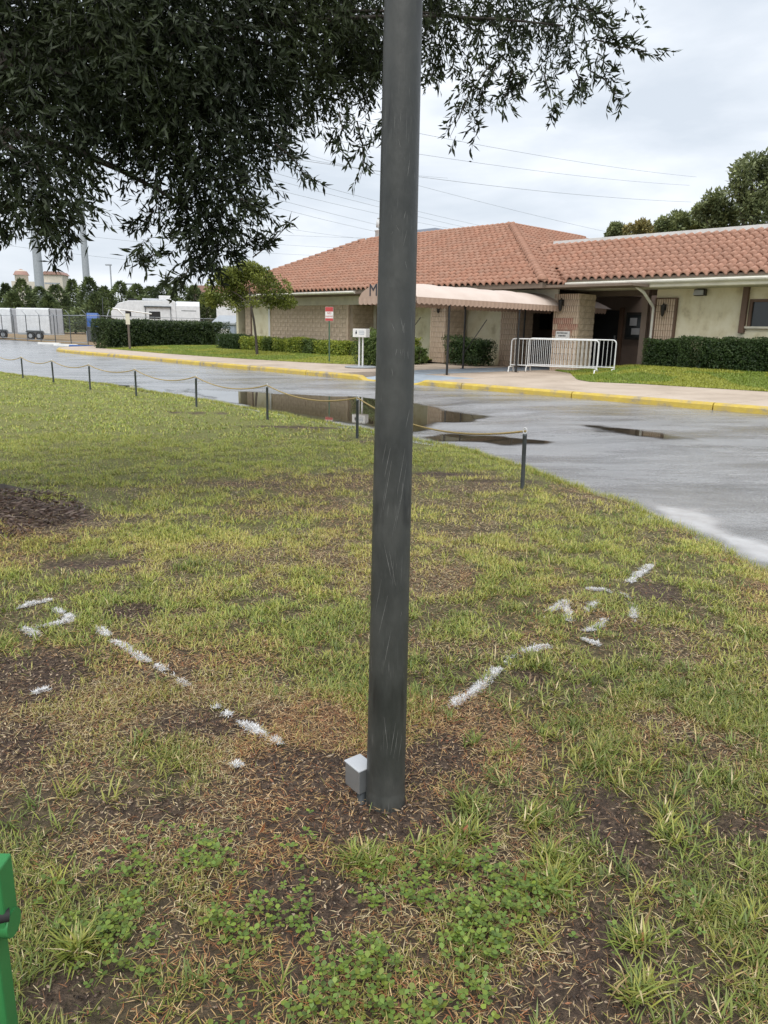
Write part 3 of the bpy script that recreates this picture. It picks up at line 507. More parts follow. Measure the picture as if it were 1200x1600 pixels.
o = fast('tile', np.concatenate(Vs), np.concatenate(Fs), 'attr_tile', np.concatenate(Cs), roof, True); o['kind'] = 'stuff'
def cap_tiles(p0, p1, up, w=.13):
    p0, p1 = Vector(p0), Vector(p1); d = (p1-p0); n = int(d.length/.34); d.normalize(); sd = d.cross(Vector(up)).normalized(); nn = sd.cross(d)
    vs = []; seg = 6
    for y, s, lift in ((0, 1.12, .035), (.40, .92, 0)):
        for k in range(seg+1): a = math.pi*k/seg; vs.append((math.cos(a)*w*s, y, math.sin(a)*w*s*.85+lift))
    me = MB().add(vs, [(i, i+1, seg+2+i, seg+1+i) for i in range(seg)]+[tuple(range(seg+1))[::-1]], True).mesh('ridge_tile', 'roof_tile')
    for k in range(n):
        o = link(bpy.data.objects.new('ridge_tile', me), roof); o.matrix_local = Matrix.Translation(p0+d*(k*.34)+nn*.03) @ Matrix((sd, d, nn)).transposed().to_4x4()
cap_tiles((C0+.02, EB-.02, EZ+.05), (C0-R0, EB+R0, RZ+.05), (0, 0, 1), .15)
cap_tiles((LA, EB, EZ+.05), (LA+R0, EB+R0, RZ+.05), (0, 0, 1), .12)
MB().box(LA+R0-.1, C0-R0, EB+R0-.06, EB+R0+.16, RZ-.1, RZ+.07).build('ridge_trim', 'block_fluted', roof)
MB().box(C0-R0-.05, C0-R0+.13, EB+R0, 24, RZ-.1, RZ+.06).build('ridge_trim', 'block_fluted', roof)
MB().box(C0-2.9, WE, WB+WR-.05, WB+WR+.2, WRZ-.08, WRZ+.10).build('parapet_cap', 'white_paint', roof)
# rooftop units
MB().lathe([(.42, RZ-.2), (.42, RZ+.50), (.46, RZ+.52), (.46, RZ+.57), (.26, RZ+.59), (.26, RZ+.70), (.38, RZ+.72), (.38, RZ+1.06), (.30, RZ+1.07), (.30, RZ+1.15), (.34, RZ+1.16), (.0, RZ+1.22)], 14, (-15.05, 12.95)).build('roof_vent', 'white_metal', roof)
MB().box(-14.95, -13.6, 15.4, 16.6, RZ-.2, RZ+.85).build('air_unit', 'blue_grey', roof, .03)
# walls
WA = 7.2
wall = MB().box(-19.6, -11.25, WA+.06, WA+.3, .2, 3.12).build('wall', 'mortar', bld)
MB().box(-20.4, C0, WA-.02, WA+.06, 2.60, 3.14).build('frieze', 'fascia', bld)
MB().box(-20.4, -20.2, WA+.0, 20, .2, 3.12).build('wall', 'stucco', bld)
back = MB().box(-11.24, -10.95, WA+.06, 8.6, .2, 3.12).build('wall', 'mortar', bld)
MB().box(-11.3, -2.75, 8.6, 8.8, .2, 3.1).build('wall', 'stucco', bld)
def block_mesh(L_, h, d, rough):
    m = MB(); x0, x1, z0, z1 = .005, L_-.005, .005, h-.005; nx = 4; vs = []; rr = random.Random(int(L_*1000)+int(rough*997))
    for j in range(3):
        for i in range(nx+1): vs.append((x0+(x1-x0)*i/nx, -d-(rr.uniform(0, rough) if 0 < i < nx or j == 1 else 0), z0+(z1-z0)*j/2))
    k = nx+1; f = [(j*k+i, j*k+i+1, (j+1)*k+i+1, (j+1)*k+i) for j in range(2) for i in range(nx)]
    vs += [(x0, .03, z0), (x1, .03, z0), (x1, .03, z1), (x0, .03, z1)]; q = 3*k
    f += [(q, q+1, nx, 0) if False else (0, q, q+1, nx), (2*k, 2*k+nx, q+2, q+3), (0, 2*k, q+3, q), (nx, q+1, q+2, 2*k+nx)]
    return m.add(vs, f).mesh('block', 'block')
def flute_mesh(L_, h, ribs, mat):
    pr = [(0, .0)]; p = L_/ribs
    for i in range(ribs): x = i*p; pr += [(x+.10*p, 0), (x+.22*p, -.045), (x+.74*p, -.045), (x+.86*p, 0)]
    pr += [(L_, 0)]; z0, z1 = .005, h-.005; n = len(pr)
    m = MB().add([(x, y-.01, z0) for x, y in pr]+[(x, y-.01, z1) for x, y in pr], [(i, i+1, n+i+1, n+i) for i in range(n-1)])
    m.add([(x, y-.01, z1) for x, y in pr]+[(0, .05, z1), (L_, .05, z1)], [tuple(range(n))+(n+1, n)]); return m.mesh('block', mat)
BM = [block_mesh(.4, .2, .0, .02), block_mesh(.4, .2, .004, .028), block_mesh(.4, .2, .002, .018)]; BH = [block_mesh(.2, .2, .002, .02)]
def blockwall(parent, M4, length, z0, z1):
    n = int(round((z1-z0)/.2)); L_ = length
    for r in range(n):
        x = 0.0
        if r % 2: _put(parent, BH[0], M4, x, z0+r*.2); x = .2
        while x+.4 <= L_+1e-6: _put(parent, random.choice(BM), M4, x, z0+r*.2); x += .4
        if x+.2 <= L_+1e-6: _put(parent, BH[0], M4, x, z0+r*.2)
def _put(parent, me, M4, x, z, name='block'):
    o = link(bpy.data.objects.new(name, me), parent); o.matrix_local = M4 @ Matrix.Translation((x, 0, z)); return o
blockwall(wall, Matrix.Translation((-17.25, WA+.055, 0)), 6.0, .8, 2.6)
blockwall(wall, Matrix.Translation((-19.6, WA+.055, 0)), .6, .6, 2.6)
blockwall(back, Matrix.Translation((-10.94, WA+.06, 0)) @ Matrix.Rotation(math.pi/2, 4, 'Z'), 1.4, .8, 2.6)
MB().box(-11.30, -11.16, WA-.03, WA+.1, .2, 2.6).build('corner_trim', 'block_fluted', bld)
MB().box(-19.0, -17.25, WA+.0, WA+.055, .3, 2.6).build('door_panel', 'stucco', bld); MB().box(-17.38, -17.25, WA-.03, WA+.0, .3, 2.62).build('door_frame', 'white_paint', bld); MB().box(-19.0, -18.9, WA-.03, WA+.0, .3, 2.62).build('door_frame', 'brown_wood', bld)
MB().box(-10.95, -10.75, 8.52, 8.6, .2, 2.62).build('door_frame', 'fascia', bld)
d = MB().box(-10.75, -9.4, 8.53, 8.6, .26, 2.45).build('door', 'door_brown', bld); MB().box(-9.62, -9.52, 8.48, 8.53, 1.2, 1.32).build('handle', 'galvanised', d)
# fluted block piers
FL = flute_mesh(.4, .2, 5, 'block_fluted'); FR_ = flute_mesh(.4, .2, 5, 'block_red'); FQ = flute_mesh(.2, .2, 2, 'block_fluted')
def lantern(loc, parent):
    l = MB().box(-.05, .05, -.02, 0, .05, .25).tube([(0, -.02, .2), (0, -.10, .30), (0, -.13, .25)], .012, 6).lathe([(.0, .26), (.09, .20), (.075, .17), (.055, -.08), (.035, -.12), (.0, -.15)], 8, (0, -.13)).build('lantern', 'black_metal', parent, loc=loc)
    MB().lathe([(.05, .15), (.068, .15), (.05, -.06), (.03, -.06)], 8, (0, -.13)).build('lantern_glass', 'glass_dark', l)
def pier(a0, b0, w_, dep, z0, z1, red):
    p = MB().box(a0+.03, a0+w_-.04, b0+.03, b0+dep-.03, z0, z1-.02).build('pier', 'mortar', bld); n = int(round((z1-z0)/.2))
    for r in range(n):
        z = z0+r*.2; x = 0.0
        while x+.2 <= w_+.01:
            isr = red and 6 <= r <= 8 and .05 < x+.2 < w_-.1
            if x+.4 <= w_+.01 and not (r % 2 and x == 0): o = _put(p, FR_ if isr else FL, Matrix.Translation((a0, b0+.01, 0)), x, z); x += .4
            else: _put(p, FQ, Matrix.Translation((a0, b0+.01, 0)), x, z); x += .2
        x = 0.0; Ms = Matrix.Translation((a0+w_-.01, b0, 0)) @ Matrix.Rotation(math.pi/2, 4, 'Z')
        if r % 2: _put(p, BH[0], Ms, x, z); x = .2
        while x+.4 <= dep+.01: _put(p, random.choice(BM), Ms, x, z); x += .4
        if x+.2 <= dep+.01: _put(p, BH[0], Ms, x, z)
    return p
p1 = pier(-.28, WA, 1.0, 1.0, .26, 2.86, True); lantern((.08, WA-.05, 2.42), p1)
sg = MB().box(-.1, .46, WA-.075, WA-.06, 1.38, 1.62).build('notice', 'white_paint', p1)
m = MB()
for k in range(8): m.box(-.05+k*.055, -.05+k*.055+.034, WA-.079, WA-.076, 1.53, 1.575)
for k in range(5): m.box(.02+k*.06, .02+k*.06+.042, WA-.079, WA-.076, 1.435, 1.485)
m.build('notice_lettering', 'ink', sg)
p2 = pier(-6.1, WA, .8, 1.2, .3, 2.9, False); lantern((-5.55, WA-.05, 2.36), p2)
p3 = pier(-3.45, 8.35, .8, 1.0, .26, 3.06, False)
# deep dark porch
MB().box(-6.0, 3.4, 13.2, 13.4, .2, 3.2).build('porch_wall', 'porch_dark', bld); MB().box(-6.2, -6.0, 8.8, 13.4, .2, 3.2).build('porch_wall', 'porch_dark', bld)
MB().box(-6.2, 3.0, 6.35, 9.2, 3.02, 3.1).build('porch_ceiling', 'soffit', bld); MB().box(-6.2, -.2, 9.2, 13.4, 3.02, 3.1).build('porch_ceiling', 'soffit', bld)  # ceiling stops short so light from the added roof opening reaches the canopy end
MB().box(2.74, 2.95, 8.9, 13.4, .2, 3.2).build('porch_wall', 'porch_dark', bld); MB().box(-1.2, 3.4, 13.21, 13.39, 3.2, 4.85).build('porch_wall', 'porch_dark', bld); MB().box(-.19, 2.73, 9.22, 9.36, 2.86, 3.5).build('gap_cover_beam', 'soffit', bld)  # upper wall and beam added to cover the sky gap under that opening
wv = MB().box(-4.95, -4.35, 13.12, 13.2, 1.7, 2.35).build('window', 'dark_hole', bld); MB().box(-5.0, -4.3, 13.08, 13.12, 1.64, 1.7).build('sill', 'brown_wood', wv)
dd = MB().box(-2.2, -1.05, 13.12, 13.2, .27, 2.5).build('door', 'dark_hole', bld); MB().box(-1.05, -.9, 13.06, 13.2, .27, 2.6).build('frame', 'brown_wood', dd); MB().box(-1.2, -1.14, 13.05, 13.12, 1.2, 1.5).build('handle', 'galvanised', dd)
nb = MB().box(-.75, .1, 13.1, 13.2, 1.35, 2.42).build('notice_case', 'black_metal', bld); MB().box(-.66, .0, 13.07, 13.1, 1.45, 2.32).build('pane', 'glass_dark', nb)
for x0, x1, z0, z1 in ((-.55, -.25, 1.9, 2.2), (-.45, -.1, 1.55, 1.8)): MB().box(x0, x1, 13.06, 13.07, z0, z1).build('paper', 'trailer_grey', nb)
dr = MB().box(.35, 1.35, 13.12, 13.2, .27, 2.45).build('door', 'door_brown', bld); MB().box(.3, .35, 13.08, 13.2, .27, 2.5).build('frame', 'brown_wood', dr)
MB().box(2.2, 2.4, 8.7, 8.9, .27, 3.02).build('porch_post', 'porch_dark', bld)
# wing wall with window, fluted panel, lamp
MB().box(2.74, 5.72, 8.6, 8.85, .3, 3.16).box(7.6, WE, 8.6, 8.85, .3, 3.16).box(5.72, 7.6, 8.6, 8.85, .3, 1.86).box(5.72, 7.6, 8.6, 8.85, 2.66, 3.16).build('wall', 'stucco', bld)
fp = MB().box(2.78, 3.46, 8.53, 8.6, .5, 2.7).build('fluted_panel', 'mortar', bld)
PF = flute_mesh(.32, .2, 4, 'block_fluted')
for r in range(11):
    for c in range(2): _put(fp, PF, Matrix.Translation((2.81, 8.53, 0)), c*.32, .5+r*.2)
MB().box(2.76, 2.81, 8.47, 8.6, .5, 2.74).box(3.45, 3.5, 8.47, 8.6, .5, 2.74).box(2.81, 3.45, 8.47, 8.6, 2.7, 2.74).build('panel_frame', 'brown_wood', fp)
lantern((3.12, 8.47, 2.28), fp)
fl = MB().box(4.05, 4.40, 8.40, 8.6, 2.78, 2.98).build('wall_lamp', 'black_metal', bld, .02); MB().prism([(8.40, 2.80), (8.38, 2.95), (8.30, 2.80)], 4.08, 4.37, 'x').build('lens', 'trailer_grey', fl)
wn = MB().box(5.72, 7.6, 8.66, 8.7, 1.86, 2.66).build('window', 'glass_dark', bld)
MB().box(5.74, 5.82, 8.58, 8.7, 1.86, 2.66).box(5.82, 7.6, 8.58, 8.7, 2.58, 2.66).box(6.64, 6.70, 8.60, 8.7, 1.86, 2.58).build('frame', 'brown_wood', wn)
MB().box(5.66, 7.66, 8.50, 8.62, 1.80, 1.86).build('sill', 'fascia', wn); MB().box(5.54, 5.70, 8.46, 8.6, 1.66, 3.12).build('shutter_board', 'brown_wood', wn)
# fascia boards, gutters, downspout
MB().box(LA, C0, EB+.0, EB+.04, EZ-.16, EZ+.02).build('fascia_board', 'soffit', bld); MB().box(C0-.04, C0, EB+.04, WB, EZ-.16, EZ+.02).build('fascia_board', 'soffit', bld)
MB().box(LA+.2, -2.75, EB+.1, WA+.0, EZ-.2, EZ-.15).build('soffit', 'soffit', bld)
def gut(a0, a1, b, z): MB().prism([(b, z), (b-.10, z), (b-.12, z-.03), (b-.11, z-.07), (b-.06, z-.11), (b, z-.11)], a0, a1, 'x').build('gutter', 'gutter_white', bld)
gut(LA, -9.6, EB, EZ-.05); gut(C0+.1, WE, WB, WZ-.09)
MB().box(C0+.1, WE, WB+.002, WB+.04, WZ-.30, WZ).build('fascia_board', 'fascia', bld); MB().box(C0, WE, WB+.04, 8.6, WZ-.32, WZ-.28).build('soffit', 'fascia', bld)
MB().box(C0+.1, WE, WB-.04, WB+.02, WZ-.05, WZ+.03).build('drip_edge', 'soffit', bld)
MB().tube([(2.58, WB-.05, WZ-.16), (2.58, WB-.05, WZ-.28), (2.75, WB+.15, WZ-.45), (2.74, 8.42, 2.45), (2.72, 8.48, 2.3), (2.72, 8.48, .5)], .05, 6).build('downspout', 'gutter_white', bld)

# ------------------------------------------------------------------ entrance canopy
cnp = empty('entrance_canopy', (BO[0], BO[1], .26), BA); tag(cnp, 'pinkish tan fabric canopy with scalloped valance on dark posts before the entrance', 'canopy')
CW, CL_, ZE, ZT = 2.42, 10.6, 2.20, 2.64       # local z from the pavement
def carch(t):                     # cross-section of the vault, t 0..1 from right edge to left edge
    x = -CW*t; s = math.sin(math.pi*t); return x, ZE+(ZT-ZE)*min(1.0, s**.62)
nb_ = np.concatenate([np.linspace(0, 9.7, 60), 9.7+np.sin(np.linspace(0, math.pi/2, 8))[1:]*.95]); nt_ = 15; vs = []
for j, b in enumerate(nb_):
    k = 1.0 if b <= 9.7 else math.sqrt(max(0.0, 1-((b-9.7)/.96)**2))
    sag = .028*abs(math.sin(math.pi*b/.97))
    for i in range(nt_):
        x, z = carch(i/(nt_-1)); hz = (z-ZE)*(k if b > 9.7 else 1); edge = math.sin(math.pi*i/(nt_-1))
        vs.append((x, b, ZE+hz-(.028-sag)*edge*1.1+.012*math.sin(3.1*b+i*.7)*edge))
n = nt_; MB().add(vs, [(j*n+i, (j+1)*n+i, (j+1)*n+i+1, j*n+i+1) for j in range(len(nb_)-1) for i in range(n-1)], True).build('canopy_cloth', 'canopy_cloth', cnp)
gv = [carch(i/20) for i in range(21)]
MB().prism([(x, z) for x, z in gv], -.012, .004, 'y').build('canopy_end', 'valance_cloth', cnp)
def valance(p0, p1, nm='valance'):
    p0, p1 = Vector(p0), Vector(p1); L_ = (p1-p0).length; k = max(2, int(L_/.20)); vs = []; m = k*8
    d = (p1-p0).normalized(); nn = Vector((d.y, -d.x, 0))
    for i in range(m+1):
        q = p0.lerp(p1, i/m); o = nn*(.012*math.sin(i*.8)); vs += [tuple(q+nn*.003), tuple(q+o+Vector((0, 0, -.155-.045*abs(math.sin(math.pi*i/8)))))]
    return MB().add(vs, [(2*i, 2*i+1, 2*i+3, 2*i+2) for i in range(m)], True).build(nm, 'valance_cloth', cnp)
valance((0, 0, ZE), (0, 10.2, ZE)); valance((-CW, 10.2, ZE), (-CW, 0, ZE)); valance((-CW, -.015, ZE), (0, -.015, ZE))
for a in (-.06, -CW+.06):
    for b in (1.45, 4.9, 8.4): MB().tube([(a, b, 0), (a, b, ZE)], .034, 8).box(a-.07, a+.07, b-.07, b+.07, 0, .012).build('post', 'black_metal', cnp)
    MB().tube([(a, -.0, ZE-.02), (a, 10.2, ZE-.02)], .024, 6).build('rail', 'black_metal', cnp)
for b in (1.45, 4.9, 8.4):
    MB().tube([(-.06, b, ZE-.05), (-CW+.06, b, ZE-.05)], .02, 6).build('cross_bar', 'black_metal', cnp)
for b in (1.45, 4.9): MB().tube([(-CW+.06, b+.05, .55), (-CW+.06, b+1.2, 1.7)], .014, 5).build('brace', 'black_metal', cnp)
fc = bpy.data.curves.new('letter', 'FONT'); fc.body = 'M'; fc.size = .5; fc.extrude = .003; fc.align_x = 'CENTER'
fo = bpy.data.objects.new('letter', fc); COL.objects.link(fo); bpy.context.view_layer.update(); lm = bpy.data.meshes.new_from_object(fo.evaluated_get(bpy.context.evaluated_depsgraph_get())); bpy.data.objects.remove(fo)
lm.materials.clear(); lm.materials.append(M['ink']); lt = link(bpy.data.objects.new('letter', lm), cnp, (-1.78, -.018, ZE+.05)); lt.rotation_euler = (math.pi/2, 0, 0)
def font_mesh(txt, size, mat, parent, loc, rot):
    c = bpy.data.curves.new('lettering', 'FONT'); c.body = txt; c.size = size; c.extrude = .001; c.align_x = 'CENTER'; o = bpy.data.objects.new('lettering', c); COL.objects.link(o); bpy.context.view_layer.update()
    me = bpy.data.meshes.new_from_object(o.evaluated_get(bpy.context.evaluated_depsgraph_get())); bpy.data.objects.remove(o); me.materials.clear(); me.materials.append(M[mat])
    r = link(bpy.data.objects.new('lettering', me), parent, loc); r.rotation_euler = rot; return r

# ------------------------------------------------------------------ the dark pole in the foreground
pb = G(602, 1250, 0); pl = empty('light_pole', (pb[0], pb[1], 0)); tag(pl, 'tall scratched dark grey steel pole standing in the foreground lawn', 'pole')
MB().lathe([(.0668, -.15), (.0668, .045), (.0655, .05), (.0655, .06)]+[(.0655-.0064*z, z) for z in np.linspace(.07, 5.6, 24)]+[(0, 5.62)], 40).build('shaft', 'pole_paint', pl)
SCR = [(619, 352, 624, 362), (636, 360, 630, 384), (614, 361, 612, 366), (633, 408, 636, 420), (634, 330, 631, 342), (612, 505, 617, 518), (626, 497, 631, 520), (632, 505, 629, 517), (620, 545, 618, 556), (625, 546, 627, 556), (630, 545, 629, 555), (637, 549, 638, 562), (612, 575, 614, 588), (604, 690, 597, 725), (610, 700, 601, 745), (607, 735, 594, 810), (612, 720, 598, 800), (633, 700, 621, 770), (636, 720, 624, 800), (630, 760, 617, 830), (626, 775, 612, 840), (600, 850, 612, 905), (608, 860, 618, 915), (596, 905, 586, 960), (606, 930, 592, 990), (628, 955, 626, 965), (611, 985, 600, 1040), (618, 1130, 610, 1180), (622, 1140, 615, 1185), (600, 1120, 606, 1170), (628, 1150, 622, 1190), (640, 640, 634, 668), (640, 250, 637, 275), (622, 215, 626, 232)]
sm_ = MB()
def on_pole(x, y):
    d = ray(x, y); o_ = np.array([0, 0, H]); t = (pb[1]-.058)/d[1]
    for _ in range(4):
        z = H+d[2]*t; rr = .0655-.0064*max(z, .05)+.0006; A_ = d[0]**2+d[1]**2; B_ = -2*(d[0]*pb[0]+d[1]*pb[1]); C_ = pb[0]**2+pb[1]**2-rr*rr; dd = B_*B_-4*A_*C_
        if dd <= 0: return None
        t = (-B_-math.sqrt(dd))/(2*A_)
    p = o_+d*t; return Vector((p[0]-pb[0], p[1]-pb[1], p[2]))
for x0, y0, x1, y1 in SCR:
    w_ = random.uniform(.35, .8); ps = [(on_pole(x0+(x1-x0)*t-w_*.5*(1-abs(2*t-1)*.7), y0+(y1-y0)*t), on_pole(x0+(x1-x0)*t+w_*.5*(1-abs(2*t-1)*.7), y0+(y1-y0)*t)) for t in np.linspace(0, 1, 7)]
    if all(a and b for a, b in ps): sm_.add([p for ab in ps for p in ab], [(2*i, 2*i+1, 2*i+3, 2*i+2) for i in range(6)])
plain('bare_scratch', (.2, .2, .19), .55, var=.4, scale=60); o = sm_.build('scratches', 'bare_scratch', pl); o['kind'] = 'stuff'
jb = MB().box(-.04, .04, -.052, .052, .055, .150).build('junction_box', 'galvanised', pl, .004, (-.090, .035, -.022)); jb.scale = (.78, .78, .9); jb.rotation_euler = (0, 0, rad(38))
MB().box(-.044, .044, -.056, .056, .150, .157).build('lid', 'trailer_grey', jb, .003)
MB().tube([(-.012, -.03, .058), (-.012, -.035, .03), (-.022, -.05, .005), (-.03, -.06, -.03)], .021, 10).build('conduit', 'post_grey', jb)
for dy in (-.006, .006): MB().tube([(.03, -.05+dy, .06), (.034, -.06+dy, .035), (.03, -.06+dy, .02)], .0022, 5).build('wire', 'white_metal', jb)


# ------------------------------------------------------------------ green steel stand at the left border
q = at(-12, 1500, 1.14); gs = empty('green_stand', (q[0], 1.14, 0)); tag(gs, 'bright green painted steel stand cut off by the left edge of the picture', 'stand')
ramp_mat('green_paint', [(0.03, 0.19, 0.055), (0.045, 0.25, 0.075)], 6, 0.35, 0.03, 30)
MB().box(-.035, .024, -.02, .02, -.02, .47).build('leg', 'green_paint', gs, .004); MB().box(-.04, .047, -.024, .024, .46, .60).build('head', 'green_paint', gs, .004)
MB().tube([(-.05, 0, .468), (.050, 0, .468)], .026, 12).build('collar', 'green_paint', gs); MB().tube([(-.05, -.018, .505), (.028, -.024, .500), (.050, -.012, .497)], .012, 8).build('strap', 'rubber', gs)

# ------------------------------------------------------------------ rope fence along the lawn edge
PP = [(816, 763), (558, 684), (418, 656), (307, 635), (213, 618), (141, 608), (84, 599), (36, 591)]
PL = ['nearest low dark rope post, alone to the right of the pole', 'rope post just left of the big pole, second nearest', 'rope post third nearest, before the wide puddle', 'rope post fourth nearest at the left end of the wide puddle',
      'rope post fifth nearest along the lawn edge', 'rope post sixth nearest, third from the left edge', 'rope post seventh nearest, second from the left edge', 'farthest rope post, closest to the left edge of the picture']
rp = empty('rope_post', (0, 0, 0)); MB().lathe([(.021, -.05), (.021, .535), (.0225, .537), (.0225, .555), (.0, .557)], 12).build('shaft', 'post_grey', rp)
MB().tube([(.022*math.cos(t), 0, .588+.03*math.sin(t)) for t in np.linspace(-1.5, 4.6, 14)], .005, 6).build('eye', 'white_metal', rp)
hooks = []
for i, (o, p) in enumerate(zip([rp]+copies(rp, 7), PP)):
    q = G(*p, 0); z = float(zlawn(np.array([q[0]]), np.array([q[1]]))[0]); o.location = (q[0], q[1], z); o.rotation_euler = (random.gauss(0, .015), random.gauss(0, .02), BA+random.gauss(0, .2)); tag(o, PL[i], 'post', 'rope posts along the lawn edge'); hooks.append(Vector((q[0], q[1], z+.585)))
pts = []
ext = hooks+[hooks[-1]+(hooks[-1]-hooks[-2])]
for a, b in zip(ext[:-1], ext[1:]):
    sag = .085*(b-a).length*.62; pts += [a.lerp(b, t)-Vector((0, 0, 4*sag*t*(1-t))) for t in np.linspace(0, 1, 19)[:-1]]
r = MB().tube(pts, .0105, 6).build('rope', 'rope'); tag(r, 'yellowish rope sagging between the low posts of the lawn edge', 'rope')

# ------------------------------------------------------------------ crowd barriers, signs, drop box
def barrier(p0, p1, lab):
    p0, p1 = Vector(p0), Vector(p1); d = p1-p0; L_ = d.length; o = empty('crowd_barrier', p0, math.atan2(d.y, d.x)); tag(o, lab, 'barrier', 'crowd barriers at the entrance')
    z0, z1, r = .18, 1.08, .11; c = [(0, 0, z0), (0, 0, z1-r)]+[(r-r*math.cos(t), 0, z1-r+r*math.sin(t)) for t in np.linspace(.2, 1.57, 5)]+[(L_-r, 0, z1)]+[(L_-r+r*math.sin(t), 0, z1-r+r*math.cos(t)) for t in np.linspace(.2, 1.57, 5)]+[(L_, 0, z0)]
    MB().tube(c, .021, 8).build('frame', 'white_metal', o); MB().tube([(0, 0, z0+.05), (L_, 0, z0+.05)], .018, 6).build('lower_rail', 'white_metal', o)
    me = MB().tube([(0, 0, z0+.05), (0, 0, z1)], .009, 5).mesh('bar', 'white_metal'); k = int(L_/.125)
    for i in range(1, k): link(bpy.data.objects.new('bar', me), o, (L_*i/k, 0, 0))
    for x in (.02, L_-.02): MB().tube([(x, -.26, .0), (x, -.2, .17), (x, .2, .17), (x, .26, 0)], .022, 6).build('foot', 'white_paint', o)
barrier(WL(-.30, 4.9, .265), WL(2.42, 5.75, .29), 'long silver crowd barrier standing before the fluted entrance pier'); barrier(WL(-.05, 5.52, .285), WL(2.67, 6.37, .34), 'second silver barrier standing close behind, its end showing at the right')
q = WL(-7.75, 3.25, .33); s = empty('parking_sign', q, BA+.42); tag(s, 'red and white parking sign on a green metal post', 'sign')
MB().prism([(-.03, 0), (-.03, -.012), (.03, -.012), (.03, 0), (.018, .02), (-.018, .02)], -.1, 2.0, 'z').build('post', 'green_post', s); pl_ = MB().box(-.17, .17, -.018, -.013, 1.50, 2.02).build('plate', 'white_paint', s)
MB().box(-.165, .165, -.021, -.018, 1.85, 2.015).build('red_band', 'sign_red', pl_); MB().box(-.165, .165, -.021, -.018, 1.505, 1.60).build('red_band', 'sign_red', pl_); font_mesh('NO', .11, 'sign_red', pl_, (0, -.022, 1.755), (math.pi/2, 0, 0)); font_mesh('PARKING', .075, 'sign_red', pl_, (0, -.022, 1.645), (math.pi/2, 0, 0))
q = WL(-4.25, 1.75, .262); s = empty('drop_box', q, BA+.30); tag(s, 'white box on two slim white legs beside the kerb ramp', 'box')
MB().box(-.26, .26, -.13, .13, 1.02, 1.30).build('body', 'white_paint', s, .012)
for x in (-.09, .045): MB().box(x, x+.045, -.02, .025, .03, 1.02).build('leg', 'white_paint', s)
MB().lathe([(.52, 0), (.55, .02), (.55, .05), (.5, .06), (0, .06)], 20).build('base', 'steel_far', s); m = MB().lathe([(.0, 1.14), (.035, 1.14), (.03, 1.19), (.012, 1.21), (.02, 1.235), (0, 1.25)], 8, (-.12, -.128)).build('emblem', 'ink', s)
m = MB()
for k in range(3):
    for j in range(5): m.box(-.02+j*.045, .012+j*.045, -.133, -.1305, 1.11+k*.05, 1.135+k*.05)
m.build('lettering', 'blue_grey', s)
q = G(203, 545, .3); s = empty('hedge_post', (q[0], q[1], .2), 0); tag(s, 'slim wooden post with a small blank plate before the long left hedge', 'post'); MB().box(-.05, .05, -.05, .05, 0, 1.75).build('shaft', 'light_bark', s, .01); MB().box(-.11, .11, -.07, -.05, 1.35, 1.9).build('plate', 'fascia', s)

# ------------------------------------------------------------------ plants near the building
def leafbox(name, lab, cat_, parent_loc, rz, sx, sy, sz, n, size, cols, group=None, wob=.10, stems=True):
    o = empty(name, parent_loc, rz); tag(o, lab, cat_, group)
    f = RNG.integers(0, 5, n); u_, v_ = RNG.random(n), RNG.random(n); x = np.where(f == 0, -.5, np.where(f == 1, .5, u_-.5)); y = np.where(f == 2, -.5, np.where(f == 3, .5, np.where(f < 2, u_-.5, v_-.5))); z = np.where(f == 4, 1.0, np.where(f < 4, v_, v_))
    dep = RNG.random(n)**2*.28; c = np.stack([x*(1-dep)*sx, y*(1-dep)*sy, np.where(f == 4, 1-dep*.6, z)*sz], 1); nz = fbm(c[:, 0]*1.3+parent_loc[0]+c[:, 2]*.7, c[:, 1]*1.3+c[:, 2], 1.7, 101)
    c *= (1+(nz-.5)*wob*2)[:, None]; c[:, 2] = np.maximum(c[:, 2], .04); keep = (c[:, 2] > sz*.28) | (RNG.random(n) < .65); c = c[keep]; n = len(c)
    D = unit(RNG.normal(size=(n, 3))+np.array([0, 0, .35])); k = (fbm(c[:, 0]+c[:, 2], c[:, 1]-c[:, 2], 4, 103)*1.2+RNG.random(n)*.6-.4)[:, None]; cc = np.clip(k, 0, 1); colr = (np.array(cols[0])*(1-cc)+np.array(cols[1])*cc)*RNG.uniform(.7, 1.3, n)[:, None]
    V, T, C = leaves(c, D, np.full(n, size)*RNG.uniform(.7, 1.3, n), np.full(n, size*.55), colr); fast('foliage', V, T, 'leaf', C, o)
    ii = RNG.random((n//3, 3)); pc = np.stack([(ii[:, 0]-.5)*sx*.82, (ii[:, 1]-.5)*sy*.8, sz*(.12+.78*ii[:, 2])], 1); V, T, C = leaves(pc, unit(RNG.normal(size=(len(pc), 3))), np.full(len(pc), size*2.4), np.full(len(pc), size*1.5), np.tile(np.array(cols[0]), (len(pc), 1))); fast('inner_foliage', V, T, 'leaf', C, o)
    if stems:
        for k in range(max(2, int(sx/.5))): xx = -.42*sx+.84*sx*k/max(1, int(sx/.5)-1) if sx > .6 else random.uniform(-.2, .2)*sx; MB().tube([(xx, 0, -.05), (xx+random.gauss(0, .05), random.gauss(0, .05), sz*.45), (xx+random.gauss(0, .12), random.gauss(0, .1), sz*.85)], [.022, .018, .01], 5).build('stem', 'bark', o)
    return o
DK = ((.03, .058, .018), (.085, .135, .04)); MD = ((.07, .115, .028), (.18, .24, .06)); LT = ((.18, .25, .04), (.50, .52, .08))
leafbox('clipped_hedge', 'short clipped dark hedge left of the gap before the cream wing wall', 'hedge', WL(3.55, 8.0, .5), BA, 1.25, .75, .92, 9000, .05, DK, 'clipped dark hedges at the right')
